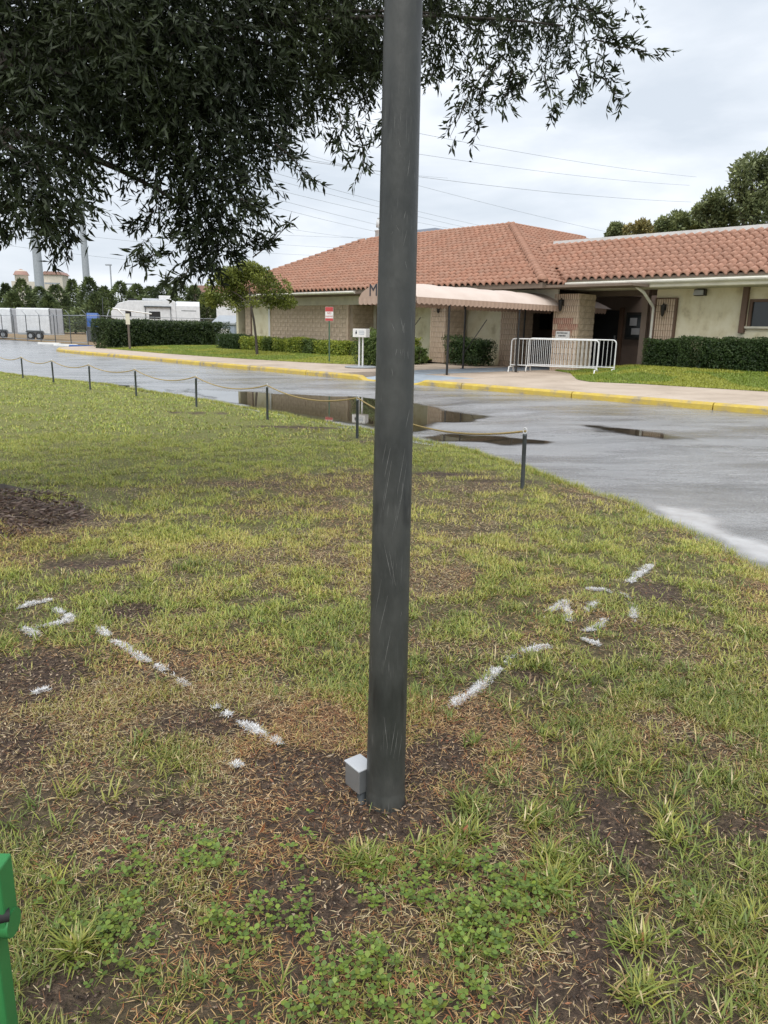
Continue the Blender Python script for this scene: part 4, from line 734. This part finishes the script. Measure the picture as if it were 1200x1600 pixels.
leafbox('clipped_hedge', 'long clipped dark hedge under the window, running out at the right edge', 'hedge', WL(7.4, 7.85, .52), BA, 6.3, .85, .98, 34000, .05, DK, 'clipped dark hedges at the right')
p0, p1 = G(152, 543, .3), G(347, 541, .3); c = (p0+p1)/2; dd_ = p1-p0
leafbox('long_hedge', 'long dense dark green hedge in front of the white camper', 'hedge', (c[0], c[1], .22), math.atan2(dd_[1], dd_[0]), float(np.hypot(dd_[0], dd_[1])), 1.1, 1.55, 26000, .085, ((.024, .045, .016), (.085, .125, .038)))
leafbox('box_shrub', 'dark square clipped shrub at the left end of the brick wall planting', 'shrub', WL(-18.9, 6.1, .36), BA, 1.9, 1.1, .78, 7000, .06, DK)
WORDS = ['leftmost', 'second', 'third', 'fourth', 'fifth', 'sixth', 'seventh', 'rightmost']
for i in range(8):
    a = -17.3+i*.98; leafbox('low_shrub', '%s of the low yellow-green shrubs along the brick wall' % (WORDS[i] if i in (0, 7) else WORDS[i]+' from the left'), 'shrub', WL(a, 6.2+random.uniform(-.1, .1), .36), BA+random.uniform(-.3, .3), 1.12, 1.0, random.uniform(.58, .72), 2600, .075, LT if i % 3 != 2 else MD, 'low shrubs along the brick wall', .18)
leafbox('round_bush', 'big loose green bush beside the white drop box', 'shrub', WL(-4.9, 3.3, .28), BA, 1.6, 1.5, 1.15, 7000, .07, MD, None, .28)
leafbox('round_bush', 'pale green bush right of the pole, before the cream wall', 'shrub', WL(-6.75, 6.4, .36), BA, 1.1, 1.0, .9, 4200, .07, LT, None, .25)
leafbox('round_bush', 'small bush at the foot of the block pier under the canopy', 'shrub', WL(-5.55, 5.6, .32), BA, 1.0, .9, .6, 3000, .07, MD, None, .3)
leafbox('round_bush', 'dark flowering bush before the cream wall under the canopy', 'shrub', WL(-3.9, 7.1, .28), BA, 1.7, 1.2, .95, 5500, .065, DK, None, .3)
MB().box(-.55, .55, -.5, .5, .0, .02).build('mulch_bed', 'mulch', structure(empty('planting_bed', WL(-4.9, 3.3, .285), BA)))
def crown_cloud(blobs, n, size, cols, up=.2, wr=.5):
    w_ = np.array([b[3]**2 for b in blobs]); k = RNG.choice(len(blobs), n, p=w_/w_.sum()); B = np.array([b[:3] for b in blobs])[k]; R_ = np.array([b[3] for b in blobs])[k]; SZ = np.array([(b[4] if len(b) > 4 else .8) for b in blobs])[k]
    d = unit(RNG.normal(size=(n, 3))); rr = RNG.random(n)**.4; c = B+d*(R_*rr)[:, None]*np.stack([np.ones(n), np.ones(n), SZ], 1); nz = fbm(c[:, 0]+c[:, 2]*.6, c[:, 1]+c[:, 2], 1.1/max(.4, R_.mean()), 111); keep = nz > .42; c, d = c[keep], d[keep]; n = len(c)
    D = unit(d*.7+RNG.normal(size=(n, 3))*.8+np.array([0, 0, up])); kk = np.clip(fbm(c[:, 0]*1.7, c[:, 2]*1.7+c[:, 1], 1.2, 113)*1.5-.4+RNG.normal(0, .15, n), 0, 1)[:, None]; col = (np.array(cols[0])*(1-kk)+np.array(cols[1])*kk)*RNG.uniform(.7, 1.3, n)[:, None]
    return leaves(c, D, size*RNG.uniform(.7, 1.3, n), np.full(n, size*wr), col)
# small street tree left of the building
q = G(402, 553, .38); st = empty('small_tree', (q[0], q[1], .33)); tag(st, 'small round-crowned tree with a slim trunk left of the brick wall', 'tree')
MB().tube([(0, 0, -.1), (-.04, 0, .7), (-.12, 0, 1.5), (-.25, 0, 2.2), (-.3, .1, 3.0)], [.075, .055, .05, .045, .02], 8).tube([(-.22, 0, 2.0), (.2, .2, 2.6), (.6, .2, 2.9)], [.035, .03, .015], 6).tube([(-.24, 0, 2.15), (-.8, -.1, 2.6), (-1.4, 0, 2.9)], [.035, .025, .012], 6).build('trunk', 'bark', st)
V, T, C = crown_cloud([(-.3, 0, 3.1, 1.05, .75), (-1.3, .1, 2.8, .95, .7), (.7, 0, 2.8, .9, .7), (-.4, .3, 3.6, .7, .6), (.3, -.5, 3.35, .7, .6), (-1.0, -.4, 3.3, .7, .6), (1.3, 0, 2.3, .5, .6), (-1.9, 0, 2.35, .55, .6), (-.9, .2, 2.2, .6, .6), (.3, 0, 2.25, .6, .5), (-.3, -.4, 2.3, .7, .5)], 26000, .12, ((.09, .12, .022), (.30, .33, .06))); fast('crown', V, T, 'leaf', C, st)

# ------------------------------------------------------------------ lot on the left: fence, trailers, camper, trees, steel poles
FA0, FA1, FB = -66, -36.6, 5.7
fn = empty('chain_link_fence', WL(0, 0, .14), BA); tag(fn, 'grey chain link fence with thin posts around the trailer lot', 'fence')
nf = 11
for i in range(nf): a = FA0+(FA1-FA0)*i/(nf-1); MB().tube([(a, FB, 0), (a, FB, 2.0)], .035, 6).build('post', 'post_grey', fn); MB().tube([(a, FB, 2.0), (a, FB-.25, 2.3)], .018, 5).build('arm', 'steel_far', fn)
for z in (.12, 1.95): MB().tube([(FA0, FB, z), (FA1, FB, z)], .022, 5).build('rail', 'steel_far', fn)
for i in range(6): b = FB+1+i*4.0; MB().tube([(FA1, b, 0), (FA1, b, 2.0)], .035, 6).build('post', 'post_grey', fn)
MB().tube([(FA1, FB, 1.95), (FA1, FB+21, 1.95)], .022, 5).build('rail', 'steel_far', fn)
def mesh_panel(p0, p1, h):        # woven wire as real thin strands
    p0, p1 = np.array(p0, float), np.array(p1, float); L_ = np.linalg.norm(p1-p0); d = (p1-p0)/L_; n = int(L_/.16); V = []; T = []
    s0 = np.arange(-int(h/.16)-1, n)*.16
    for sgn in (1, -1):
        for s in s0:
            a, b = s, s+h; za, zb = (0, h) if sgn > 0 else (h, 0)
            if a < 0: za = za+(zb-za)*(-a)/h; a = 0
            if b > L_: zb = za+(zb-za)*(L_-a)/(b-a+1e-9); b = L_
            if b <= a: continue
            k = len(V); q0, q1 = p0+d*a, p0+d*b; t = .0035; V += [(q0[0], q0[1], za-t+.05), (q1[0], q1[1], zb-t+.05), (q1[0], q1[1], zb+t+.05), (q0[0], q0[1], za+t+.05)]; T.append((k, k+1, k+2, k+3))
    o = fast('wire_mesh', np.array(V), np.array(T), 'chain_link', None, fn); o['kind'] = 'stuff'
mesh_panel((FA0, FB), (FA1, FB), 1.9); mesh_panel((FA1, FB), (FA1, FB+21), 1.9)
def trailer(p0, L_, rz, lab, h=2.15, w_=2.1):
    o = empty('cargo_trailer', p0, rz); tag(o, lab, 'trailer', 'white cargo trailers behind the fence')
    MB().prism([(0, .42), (w_, .42), (w_, .42+h-.1), (w_-.15, .42+h), (.15, .42+h), (0, .42+h-.1)], 0, L_, 'x').build('body', 'trailer_white', o)
    rd = MB().box(L_+.003, L_+.03, .12, w_-.12, .55, .3+h).build('rear_door', 'trailer_grey', o)
    for y in (.09, w_/2, w_-.12): MB().box(L_+.03, L_+.06, y, y+.04, .5, .36+h).build('frame', 'post_grey', rd)
    for x in (.42*L_, .42*L_+.75):
        wl = MB().tube([(x, -.16, .33), (x, .04, .33)], .33, 16).build('wheel', 'rubber', o); MB().tube([(x, -.175, .33), (x, -.158, .33)], .17, 12).build('rim', 'steel_far', wl)
    MB().prism([(.42*L_-.42, .62), (.42*L_-.3, .76), (.42*L_+1.05, .76), (.42*L_+1.17, .62)], -.2, -.001, 'y').build('fender', 'post_grey', o)
    MB().box(0, L_, -.012, -.002, .42, .56).build('skirt_trim', 'steel_far', o)
q = at(28, 520, 63); trailer((q[0], q[1], .15), 2.9, rad(-8), 'white cargo trailer with double rear doors, right one of the pair behind the fence')
q = at(-24, 520, 66); trailer((q[0], q[1], .15), 2.6, rad(-8), 'white cargo trailer cut by the left edge of the picture')
# fifth wheel camper
q = at(189, 520, 84); cp = empty('camper', (q[0], q[1], .2), rad(14)); cp.scale = (1, 1, 1.17); tag(cp, 'long white camper with roof air conditioner behind the long hedge', 'camper')
MB().prism([(0, .6), (6.0, .6), (6.0, 3.35), (5.7, 3.45), (1.0, 3.35), (-.1, 3.1), (-.9, 2.3), (-.9, 1.7), (0, 1.5)], 0, 2.5, 'y').build('body', 'trailer_white', cp, .05)
MB().prism([(0, .6), (2.4, .6), (2.4, 3.0), (1.2, 3.42), (0, 3.0)], 6.02, 8.6, 'x').build('rear_slide', 'trailer_white', cp, .04)
MB().box(4.2, 5.5, .6, 1.6, 3.46, 3.9).build('air_conditioner', 'white_metal', cp, .05); MB().box(.9, 1.8, .8, 1.5, 3.36, 3.56).build('roof_vent', 'dark_hole', cp); MB().box(2.4, 4.2, 1.0, 1.9, 3.45, 3.62).build('solar_panel', 'trailer_grey', cp)
MB().box(2.6, 5.5, -.22, -.002, 2.78, 2.9).build('awning_roll', 'post_grey', cp)
for x in (2.7, 5.4): MB().box(x, x+.06, -.1, -.002, .8, 2.78).build('awning_arm', 'post_grey', cp)
for x0, x1, z0, z1 in ((3.1, 4.3, 1.7, 2.4), (.6, 1.2, 1.9, 2.4)): wq = MB().box(x0, x1, -.02, -.003, z0, z1).build('window', 'dark_hole', cp); MB().box(x0-.04, x1+.04, -.03, -.0205, z0-.05, z0).build('sill', 'white_metal', wq)
MB().box(-.2, 6.0, -.012, -.002, 1.5, 1.58).build('stripe', 'post_grey', cp); MB().box(6.6, 8.2, -.008, -.001, 2.5, 2.56).build('stripe', 'post_grey', cp)
for x in (3.4, 4.4): MB().tube([(x, -.02, .38), (x, .25, .38)], .38, 14).build('wheel', 'rubber', cp)
# white pipe gantry beside it
q = at(158, 528, 70); gt = empty('pipe_frame', (q[0], q[1], .15), .2); tag(gt, 'bent white pipe frame standing left of the camper', 'frame')
MB().tube([(2.4, 0, 0), (2.35, 0, 1.3), (2.1, 0, 2.3), (1.6, 0, 2.75), (1.2, 0, 2.8)], .09, 8).build('arch', 'white_paint', gt); MB().tube([(1.2, 0, 2.8), (4.6, .2, 2.4)], .06, 8).build('beam', 'white_paint', gt); MB().tube([(0, 0, 0), (.35, 0, 1.3), (.9, 0, 2.7)], .05, 6).build('strut', 'steel_far', gt); MB().tube([(.2, .3, 0), (.3, .3, 3.7)], .035, 6).build('mast', 'post_grey', gt)
q = at(148, 531, 60); o = MB().box(-.38, .38, -.38, .38, .05, 1.1).box(-.43, .43, -.43, .43, 1.1, 1.2).build('wheeled_bin', 'post_grey', None, .04, (q[0], q[1], .12)); tag(o, 'dark rubbish bin left of the long hedge', 'bin')
q = at(146, 510, 61.5); o = MB().box(-.45, .45, -.3, .3, 0, 1.0).prism([(-.3, 1.0), (.3, 1.0), (.3, 1.35), (-.1, 1.45)], -.45, .45, 'x').build('blue_container', 'blue_plastic', None, .04, (q[0], q[1], .95)); tag(o, 'bright blue container above the dark bin by the hedge', 'container')
MB().box(-.5, .5, -.35, .35, .12, .95).build('pallet_stack', 'blue_grey', None, .02, (q[0], q[1]+.05, 0)); tag(bpy.data.objects['pallet_stack'], 'grey crate stack carrying the bright blue container', 'crate')
# things seen through the gap right of the hedge
q = at(356, 540, 52); o = empty('sloped_bin', (q[0], q[1], .3), rad(-10)); tag(o, 'blue-grey waste container with a sloping lid left of the building', 'container')
MB().box(-.75, .75, -.6, .6, 0, 1.35).build('body', 'blue_grey', o, .03); MB().prism([(-.7, 1.36), (.7, 1.36), (.7, 2.0), (-.7, 1.5)], -.85, .85, 'x').build('lid', 'steel_far', o, .02); MB().box(-.5, .4, -.62, -.602, .5, 1.1).build('front_label', 'white_paint', o)
q = at(357, 520, 68); o = empty('white_van', (q[0], q[1], .2), rad(5)); tag(o, 'white box van parked behind the blue-grey container', 'van')
MB().prism([(-1.0, .5), (1.0, .5), (1.0, 2.95), (.9, 3.05), (-.9, 3.05), (-1.0, 2.95)], 0, 5.0, 'y').build('box', 'trailer_white', o); MB().box(-.75, .75, -.02, -.003, .9, 1.5).build('rear_window', 'glass_dark', o)
for x in (-.8, .8): MB().tube([(x-.1, .8, .4), (x+.1, .8, .4)], .4, 12).build('wheel', 'rubber', o)
# wheel stops
for px, py, mt, lab in ((77, 537.5, 'sidewalk_stop_white', 'white concrete wheel stop, left one at the lot end'), (103, 540, 'sidewalk_stop_white', 'white concrete wheel stop beside the blue one'), (128, 542, 'blue_plastic', 'blue painted wheel stop near the kerb end')):
    q = G(px, py, .13); o = MB().prism([(-.09, 0), (.09, 0), (.06, .12), (-.06, .12)], -.95, .95, 'x').build('wheel_stop', mt, None, 0, (q[0], q[1], .115)); o.rotation_euler = (0, 0, BA+.45); tag(o, lab, 'wheel stop', 'wheel stops in the far lot')
# conifer row behind the lot
cols_c = ((.055, .08, .035), (.20, .25, .10))
PXC = [(-25, 452), (8, 447), (33, 440), (62, 452), (88, 449), (112, 440), (138, 437), (163, 452), (188, 444), (214, 448), (236, 452), (256, 446), (280, 442), (303, 450), (322, 462), (20, 462), (150, 463), (75, 466), (225, 466), (268, 463)]
names = ['leftmost', 'second', 'third', 'fourth', 'fifth', 'sixth', 'seventh', 'eighth', 'ninth', 'tenth', 'eleventh', 'twelfth', 'thirteenth', 'fourteenth', 'last']
for i, (px, py) in enumerate(PXC):
    Y = 108+random.uniform(-4, 4)-(6 if i >= 15 else 0); tp = at(px, py, Y); hgt = tp[2]-.1; o = empty('conifer_tree', (tp[0], Y, .1))
    lab = '%s dark conifer counted from the left in the row behind the trailers' % names[i] if i < 15 else ['shorter conifer in front of the row at the far left', 'shorter conifer in front of the row above the bin', 'shorter conifer behind the right trailer', 'shorter conifer left of the camper roof', 'shorter conifer right of the camper air conditioner'][i-15]
    tag(o, lab, 'tree', 'conifers behind the lot'); MB().tube([(0, 0, 0), (0, 0, hgt*.9)], [.16, .03], 5).build('trunk', 'bark', o)
    n = 2600; z = RNG.random(n)**.85; R_ = (2.9+random.uniform(-1.0, 1.2))*(1-z**random.uniform(1.3, 2.4))*(.75+.5*vnoise(z*7+i, z*0, 1.0, i))+.12; t = RNG.uniform(0, 6.28, n); lum = .5+1.0*vnoise(t*1.3+i, z*5, 1, i+3); r = R_*lum*np.sqrt(RNG.uniform(.3, 1, n)); P = np.stack([r*np.cos(t), r*np.sin(t), .25+z*hgt*.99], 1)
    D = unit(np.stack([np.cos(t), np.sin(t), RNG.uniform(-.1, 1.0, n)], 1)+RNG.normal(0, .35, (n, 3))); k = np.clip(vnoise(t*1.5, z*9, 1.0, i+9)*1.3-.2, 0, 1)[:, None]; col = (np.array(cols_c[0])*(1-k)+np.array(cols_c[1])*k)*RNG.uniform(.7, 1.3, n)[:, None]
    V, T, C = leaves(P, D, RNG.uniform(.3, .6, n), RNG.uniform(.14, .26, n), col); fast('crown', V, T, 'leaf', C, o)
# steel transmission poles and their wires
for px, y0, wpx, lab in ((56, 375, 13, 'thick grey steel power pole rising behind the conifers, left one'), (128, 305, 10, 'slimmer grey steel power pole right of the thick one')):
    Y = 150.; r = wpx/F*Y/2*1.02; b = at(px+(6 if px < 100 else 8), 447, Y); tpt = at(px-2, y0-180, Y)
    o = MB().tube([(b[0], Y, 0), (b[0], Y, 45)], [r*1.1, r*.55], 16).build('power_pole', 'steel_far'); tag(o, lab, 'pole')
WLAB = {0: 'highest power line in the sky right of the pole', 1: 'second highest power line right of the pole', 3: 'third power line from the top right of the pole', 9: 'highest of the nearly level power lines above the conifers', 10: 'second of the nearly level power lines above the conifers', 11: 'third of the nearly level power lines above the conifers', 12: 'lowest of the nearly level power lines above the conifers', 13: 'power line slanting down to the main roof peak right of the pole'}
WR_ = [((664, 208), (1088, 280)), ((664, 240), (1077, 293)), ((400, 232), (661, 275)), ((661, 275), (1080, 319)), ((380, 255), (740, 350)), ((380, 266), (760, 362)), ((375, 281), (720, 360)), ((380, 296), (700, 375)), ((380, 309), (640, 372)), ((90, 345), (580, 372)), ((135, 352), (505, 386)), ((135, 368), (470, 398)), ((85, 392), (420, 425)), ((480, 240), (960, 368)), ((300, 330), (560, 372))]
for i, (p0, p1) in enumerate(WR_):
    Y0, Y1 = 110+3*i, 175+2*i; a = Vector(at(*p0, Y0)); b = Vector(at(*p1, Y1)); d = b-a; a2 = a-d*.3; b2 = b+d*(.25 if p1[0] < 900 else .0)
    o = MB().tube([a2.lerp(b2, t)+Vector((0, 0, 6*(t-.15)*(t-.85)*.6)) for t in np.linspace(0, 1, 18)], .03, 4, False).build('power_line', 'steel_far'); tag(o, WLAB.get(i, 'thin power line in the fan of wires left of the pole above the roof'), 'power line', 'power lines in the sky')
def lamp(px, py, Y, lab, tee):
    t_ = at(px, py, Y); o = empty('lamp_post', (t_[0], Y, 0)); tag(o, lab, 'lamp post'); MB().tube([(0, 0, 0), (0, 0, t_[2])], .11, 6).build('shaft', 'steel_far', o); MB().box(-tee, tee*.3, -.15, .15, t_[2]-.1, t_[2]+.1).build('head', 'steel_far', o)
lamp(172, 414, 120, 'lamp post with a short arm above the conifers', .7); lamp(207, 444, 110, 'low crossarm pole just above the conifers', 1.2); lamp(88, 443, 110, 'dark lamp post with a wide flat head beside the steel poles', 1.6)
# far pale building with a small red-capped tower
q = at(52, 460, 230); o = empty('far_building', (q[0], 230, 0), .1); tag(o, 'far pale building with a red-capped round tower above the conifers', 'building')
zz = at(52, 440, 230)[2]; z2 = at(28, 428, 230)[2]; MB().box(-6, 5.0, 0, 8, 0, zz).build('wall', 'cream_far', o); MB().lathe([(1.9, zz-1), (1.9, z2-.3), (2.2, z2-.2), (1.6, z2+1.0), (0, z2+1.6)], 12, (-4, 3)).build('tower', 'cream_far', o); MB().lathe([(2.3, z2-.2), (1.7, z2+.9), (0, z2+1.65)], 12, (-4, 3)).build('tower_roof', 'roof_red_far', o); MB().box(3.0, 8.5, 1, 7, 0, zz+2.2).build('wing', 'cream_far', o); MB().prism([(2.6, zz+2.2), (8.9, zz+2.2), (8, zz+3.1), (3.5, zz+3.1)], .5, 7.5, 'y').build('wing_roof', 'roof_red_far', o)
for k in range(5): MB().box(-5.4+k*1.5, -4.8+k*1.5, -.05, 0, zz-3.2, zz-1.2).build('window', 'glass_dark', o)
q = at(330, 470, 120); o = empty('far_house', (q[0], 120, 0), -.2); tag(o, 'small far house with a red roof between hedge and street tree', 'house'); zt = at(330, 463, 120)[2]; MB().box(-3.5, 3, 0, 6, 0, zt).build('wall', 'cream_far', o); MB().prism([(-4, zt), (3.5, zt), (1.5, zt+1.6), (-2, zt+1.6)], -.5, 6.5, 'y').build('roof', 'roof_red_far', o)
# broad trees behind the wing
def bigtree(px, Y, blobs, n, lab, cols, lf, trunk):
    b = at(px, 460, Y); o = empty('broad_tree', (b[0], Y, 0)); tag(o, lab, 'tree', 'trees behind the wing'); bl = []
    for x, y, r in blobs: c = at(x, y, Y); bl.append((c[0]-b[0], random.uniform(-r, r)*.5/F*Y, c[2], r/F*Y, .85))
    V, T, C = crown_cloud(bl, n, lf, cols); fast('crown', V, T, 'leaf', C, o)
    top = at(trunk[0], trunk[1], Y); m = MB().tube([(0, 0, 0), ((top[0]-b[0])*.5, 0, top[2]*.55), (top[0]-b[0], 0, top[2])], [.4, .28, .1], 8)
    for x, y, r in blobs:
        c = at(x, y, Y); m.tube([((top[0]-b[0])*.6, 0, top[2]*.62), ((c[0]+top[0]-2*b[0])*.5, .3, (c[2]+top[2]*.7)*.52), (c[0]-b[0], 0, c[2])], [.16, .1, .03], 5)
    m.build('trunk', 'bark', o)
GT = ((.10, .125, .055), (.34, .38, .17))
bigtree(1175, 58, [(1180, 262, 24), (1152, 275, 20), (1195, 300, 30), (1150, 298, 14), (1215, 260, 30), (1190, 335, 30), (1240, 300, 40), (1165, 320, 16)], 7500, 'tallest dark tree behind the wing at the right edge', GT, .34, (1178, 290))
bigtree(1130, 62, [(1115, 318, 20), (1128, 330, 18), (1100, 330, 14), (1145, 345, 18), (1118, 348, 14)], 4000, 'mid-height tree left of the tallest one behind the wing', GT, .34, (1128, 330))
bigtree(1060, 70, [(1060, 345, 16), (1040, 352, 14), (1080, 346, 16), (1075, 358, 14), (1050, 362, 14), (1095, 355, 14)], 4500, 'rounded green tree in the middle of the row behind the wing', ((.10, .13, .055), (.34, .37, .15)), .36, (1062, 355))
bigtree(1000, 75, [(1003, 357, 13), (1022, 358, 13), (985, 362, 11), (1010, 368, 12)], 3500, 'olive tree second from the left behind the wing roof', ((.16, .155, .06), (.42, .34, .13)), .36, (1003, 362))
bigtree(962, 78, [(962, 360, 11), (972, 366, 10), (956, 368, 8)], 3500, 'leftmost small tree behind the main roof edge', GT, .36, (962, 365))
q = at(735, 252, 60); o = MB().add([(-.14, 0, 0), (0, .05, .05), (.14, -.03, -.04), (0, -.1, .0), (0, .0, -.07)], [(0, 1, 4), (1, 2, 4), (2, 3, 4), (3, 0, 4), (0, 3, 1), (1, 3, 2)]).build('bird', 'ink', None, 0, tuple(q)); tag(o, 'tiny dark bird in the sky right of the pole', 'bird')

# ------------------------------------------------------------------ the big oak overhead
oak = empty('oak_tree', (ROOT[0]-.9, ROOT[1]+.1, 0)); tag(oak, 'large dark narrow-leaved oak hanging over the lawn from the left', 'tree'); OX, OY = oak.location.x, oak.location.y
m = MB().lathe([(.95, -.1), (.72, .06), (.52, .22), (.42, .5), (.36, 1.1), (.34, 2.2), (.36, 2.9), (.2, 3.3)], 20)
for t in (-.55, -.1, .5, 1.4, 2.6, 4.0, -1.3): m.tube([(.35*math.cos(t), .35*math.sin(t), .24), (.75*math.cos(t), .75*math.sin(t), .10), (1.15*math.cos(t+.1), 1.15*math.sin(t+.1), .05), (1.7*math.cos(t), 1.7*math.sin(t), -.06)], [.18, .12, .08, .03], 8)
m.build('trunk', 'bark', oak)
BL = [(40, 60, 170, 6.5), (180, 90, 160, 6), (330, 60, 160, 6.5), (470, 50, 120, 7), (570, 30, 110, 7.5), (40, 220, 112, 5.6), (20, 300, 65, 5.2), (85, 318, 48, 5.3), (205, 165, 78, 6), (300, 215, 82, 6), (380, 180, 85, 6.5), (480, 135, 55, 7), (560, 115, 48, 7.5), (330, 300, 58, 6), (270, 262, 50, 6), (385, 255, 32, 6.3), (322, 362, 45, 6), (312, 405, 26, 6), (345, 395, 24, 6), (250, 300, 24, 6), (596, 85, 45, 7), (228, 388, 13, 5.5), (430, 215, 22, 6.6), (370, 330, 28, 6), (50, 350, 26, 5.2), (175, 200, 34, 5.8)]
BR_ = [(700, 20, 48, 7), (760, 45, 42, 7), (830, 40, 48, 7.2), (895, 85, 32, 7.2), (800, 100, 28, 7.2), (860, 110, 28, 7), (935, 112, 22, 7), (690, 75, 24, 7), (728, 135, 12, 7), (748, 150, 11, 7), (890, 15, 36, 7.2), (780, 80, 24, 7)]
UPB = [(100, -150, 260, 6.5), (400, -150, 260, 7), (650, -120, 200, 7.5), (-200, 50, 260, 6), (-200, 250, 180, 5.8), (850, -100, 150, 7.5), (-350, -100, 300, 6)]
SP, SD = [], []                   # sprig origins and directions
def addblob(x, y, r, Y, dens):
    c = at(x, y, Y); rm = r/F*Y; n = max(6, int(dens*math.pi*rm*rm/.0009/13)); d = unit(RNG.normal(size=(n, 3))); P = c+d*(rm*RNG.random(n)**.42)[:, None]*np.array([1, .9, .9])
    SP.append(P); SD.append(unit(d*.8+RNG.normal(0, .5, (n, 3))+np.array([.1, 0, -.75])))
for x, y, r, Y in BL: addblob(x, y-(20 if r > 60 else 10), r-16 if r > 60 else max(8, r*.82), Y, 5.2 if y > 250 else (4.4 if x < 440 else 3.4))
for x, y, r, Y in BR_: addblob(x, y-14, max(7, r-15), Y, 3.2)
for b in UPB: addblob(*b, 1.1)
TWG = [[(395, 402), (420, 383), (452, 350)], [(430, 225), (455, 245), (475, 272)], [(558, 190), (566, 225), (568, 262)], [(770, 95), (735, 145), (704, 212)], [(775, 105), (752, 150), (742, 203)], [(925, 60), (965, 72), (1012, 80)], [(920, 20), (940, 40), (975, 62)], [(925, 112), (945, 125), (966, 152)], [(850, 115), (858, 145), (863, 172)], [(800, 110), (795, 130), (788, 152)], [(95, 330), (85, 365), (75, 402)], [(20, 340), (12, 355), (5, 378)], [(110, 330), (108, 360), (104, 386)], [(240, 330), (232, 340), (213, 352)], [(270, 395), (240, 398), (222, 412)], [(300, 410), (290, 430), (270, 440)], [(880, 10), (915, 15), (942, 22)], [(360, 400), (390, 378), (408, 372)], [(690, 90), (684, 105), (672, 118)], [(820, 110), (812, 130), (800, 140)], [(900, 110), (905, 125), (900, 140)], [(375, 310), (395, 320), (410, 325)], [(530, 175), (535, 200), (530, 215)], [(605, 165), (600, 185), (598, 200)]]
tw = MB(); tvs = []
for st in TWG:
    Y = 7.0 if st[0][0] > 600 else 6.0; Pp = [Vector(at(x, y, Y+random.uniform(-.2, .2))) for x, y in st]; tvs.append(Pp); n = 9 if st[0][0] != 395 else 7
    for k in range(n):
        t = k/(n-1)*2; i = min(1, int(t)); p = Pp[i].lerp(Pp[i+1], t-i); d = (Pp[i+1]-Pp[i]).normalized(); SP.append(np.array([p])+RNG.normal(0, .02, (1, 3))); SD.append(unit(np.array([d])*1.2+RNG.normal(0, .35, (1, 3))))
SP, SD = np.concatenate(SP), np.concatenate(SD); ns = len(SP); nl = 13
tpos = np.linspace(.05, 1, nl); Ls = RNG.uniform(.20, .40, ns); Ls *= np.where(SP[:, 2] < 2.35, .6, .85); Ls[-9*len(TWG):] *= .6
P = (SP[:, None]+SD[:, None]*(Ls[:, None]*tpos)[..., None]).reshape(-1, 3); D = unit(np.repeat(SD, nl, 0)*.75+RNG.normal(0, .62, (ns*nl, 3))+np.array([0, 0, -.12])); n = len(P)
tone = np.clip(fbm(P[:, 0]*1.5, P[:, 2]*1.5+P[:, 1], 1.0, 121)*1.4-.3, 0, 1)[:, None]; col = (np.array([.013, .021, .009])*(1-tone)+np.array([.045, .06, .02])*tone)*RNG.uniform(.65, 1.35, n)[:, None]
V, T, C = leaves(P, D, RNG.uniform(.05, .105, n), RNG.uniform(.013, .025, n), col)
q = np.repeat(SP, 1, 0); e1 = SP+SD*Ls[:, None]; sd_ = unit(np.cross(SD, RNG.normal(size=SD.shape)))*.0022; tV = np.stack([SP-sd_, SP+sd_, e1], 1).reshape(-1, 3); tT = np.arange(ns*3).reshape(-1, 3)
V, T, C = merge([(V, T, C), (tV, tT, np.full((ns*3, 3), .03))]); V = V-np.array([OX, OY, 0]); fast('crown', V, T, 'oak_leaf', C, oak)
o0 = Vector((OX, OY, 0))
for tgt, r0 in [((40, 120, 6.3), .13), ((190, 150, 6), .11), ((330, 120, 6.4), .12), ((300, 330, 6), .07), ((470, 80, 7), .09), ((570, 60, 7.4), .07), ((80, 280, 5.4), .07), ((880, 40, 7.2), .018), ((760, 30, 7.1), .02), ((330, 60, 6.8), .09), ((-200, 150, 6), .12)]:
    e_ = Vector(at(tgt[0], tgt[1], tgt[2]))-o0; s0 = Vector((0, 0, 2.7)); md = s0.lerp(e_, .5)+Vector((0, 0, .75)); pts = [s0*(1-t)**2+md*2*t*(1-t)+e_*t*t for t in np.linspace(0, 1, 12)]; MB().tube(pts, [r0*(1-t)+.008 for t in np.linspace(0, 1, 12)], 7).build('limb', 'bark', oak)
m = MB()
for Pp in tvs: m.tube([p-o0 for p in Pp], [.007, .005, .002], 4, False)
o = m.build('twigs', 'bark', oak); o['kind'] = 'stuff'
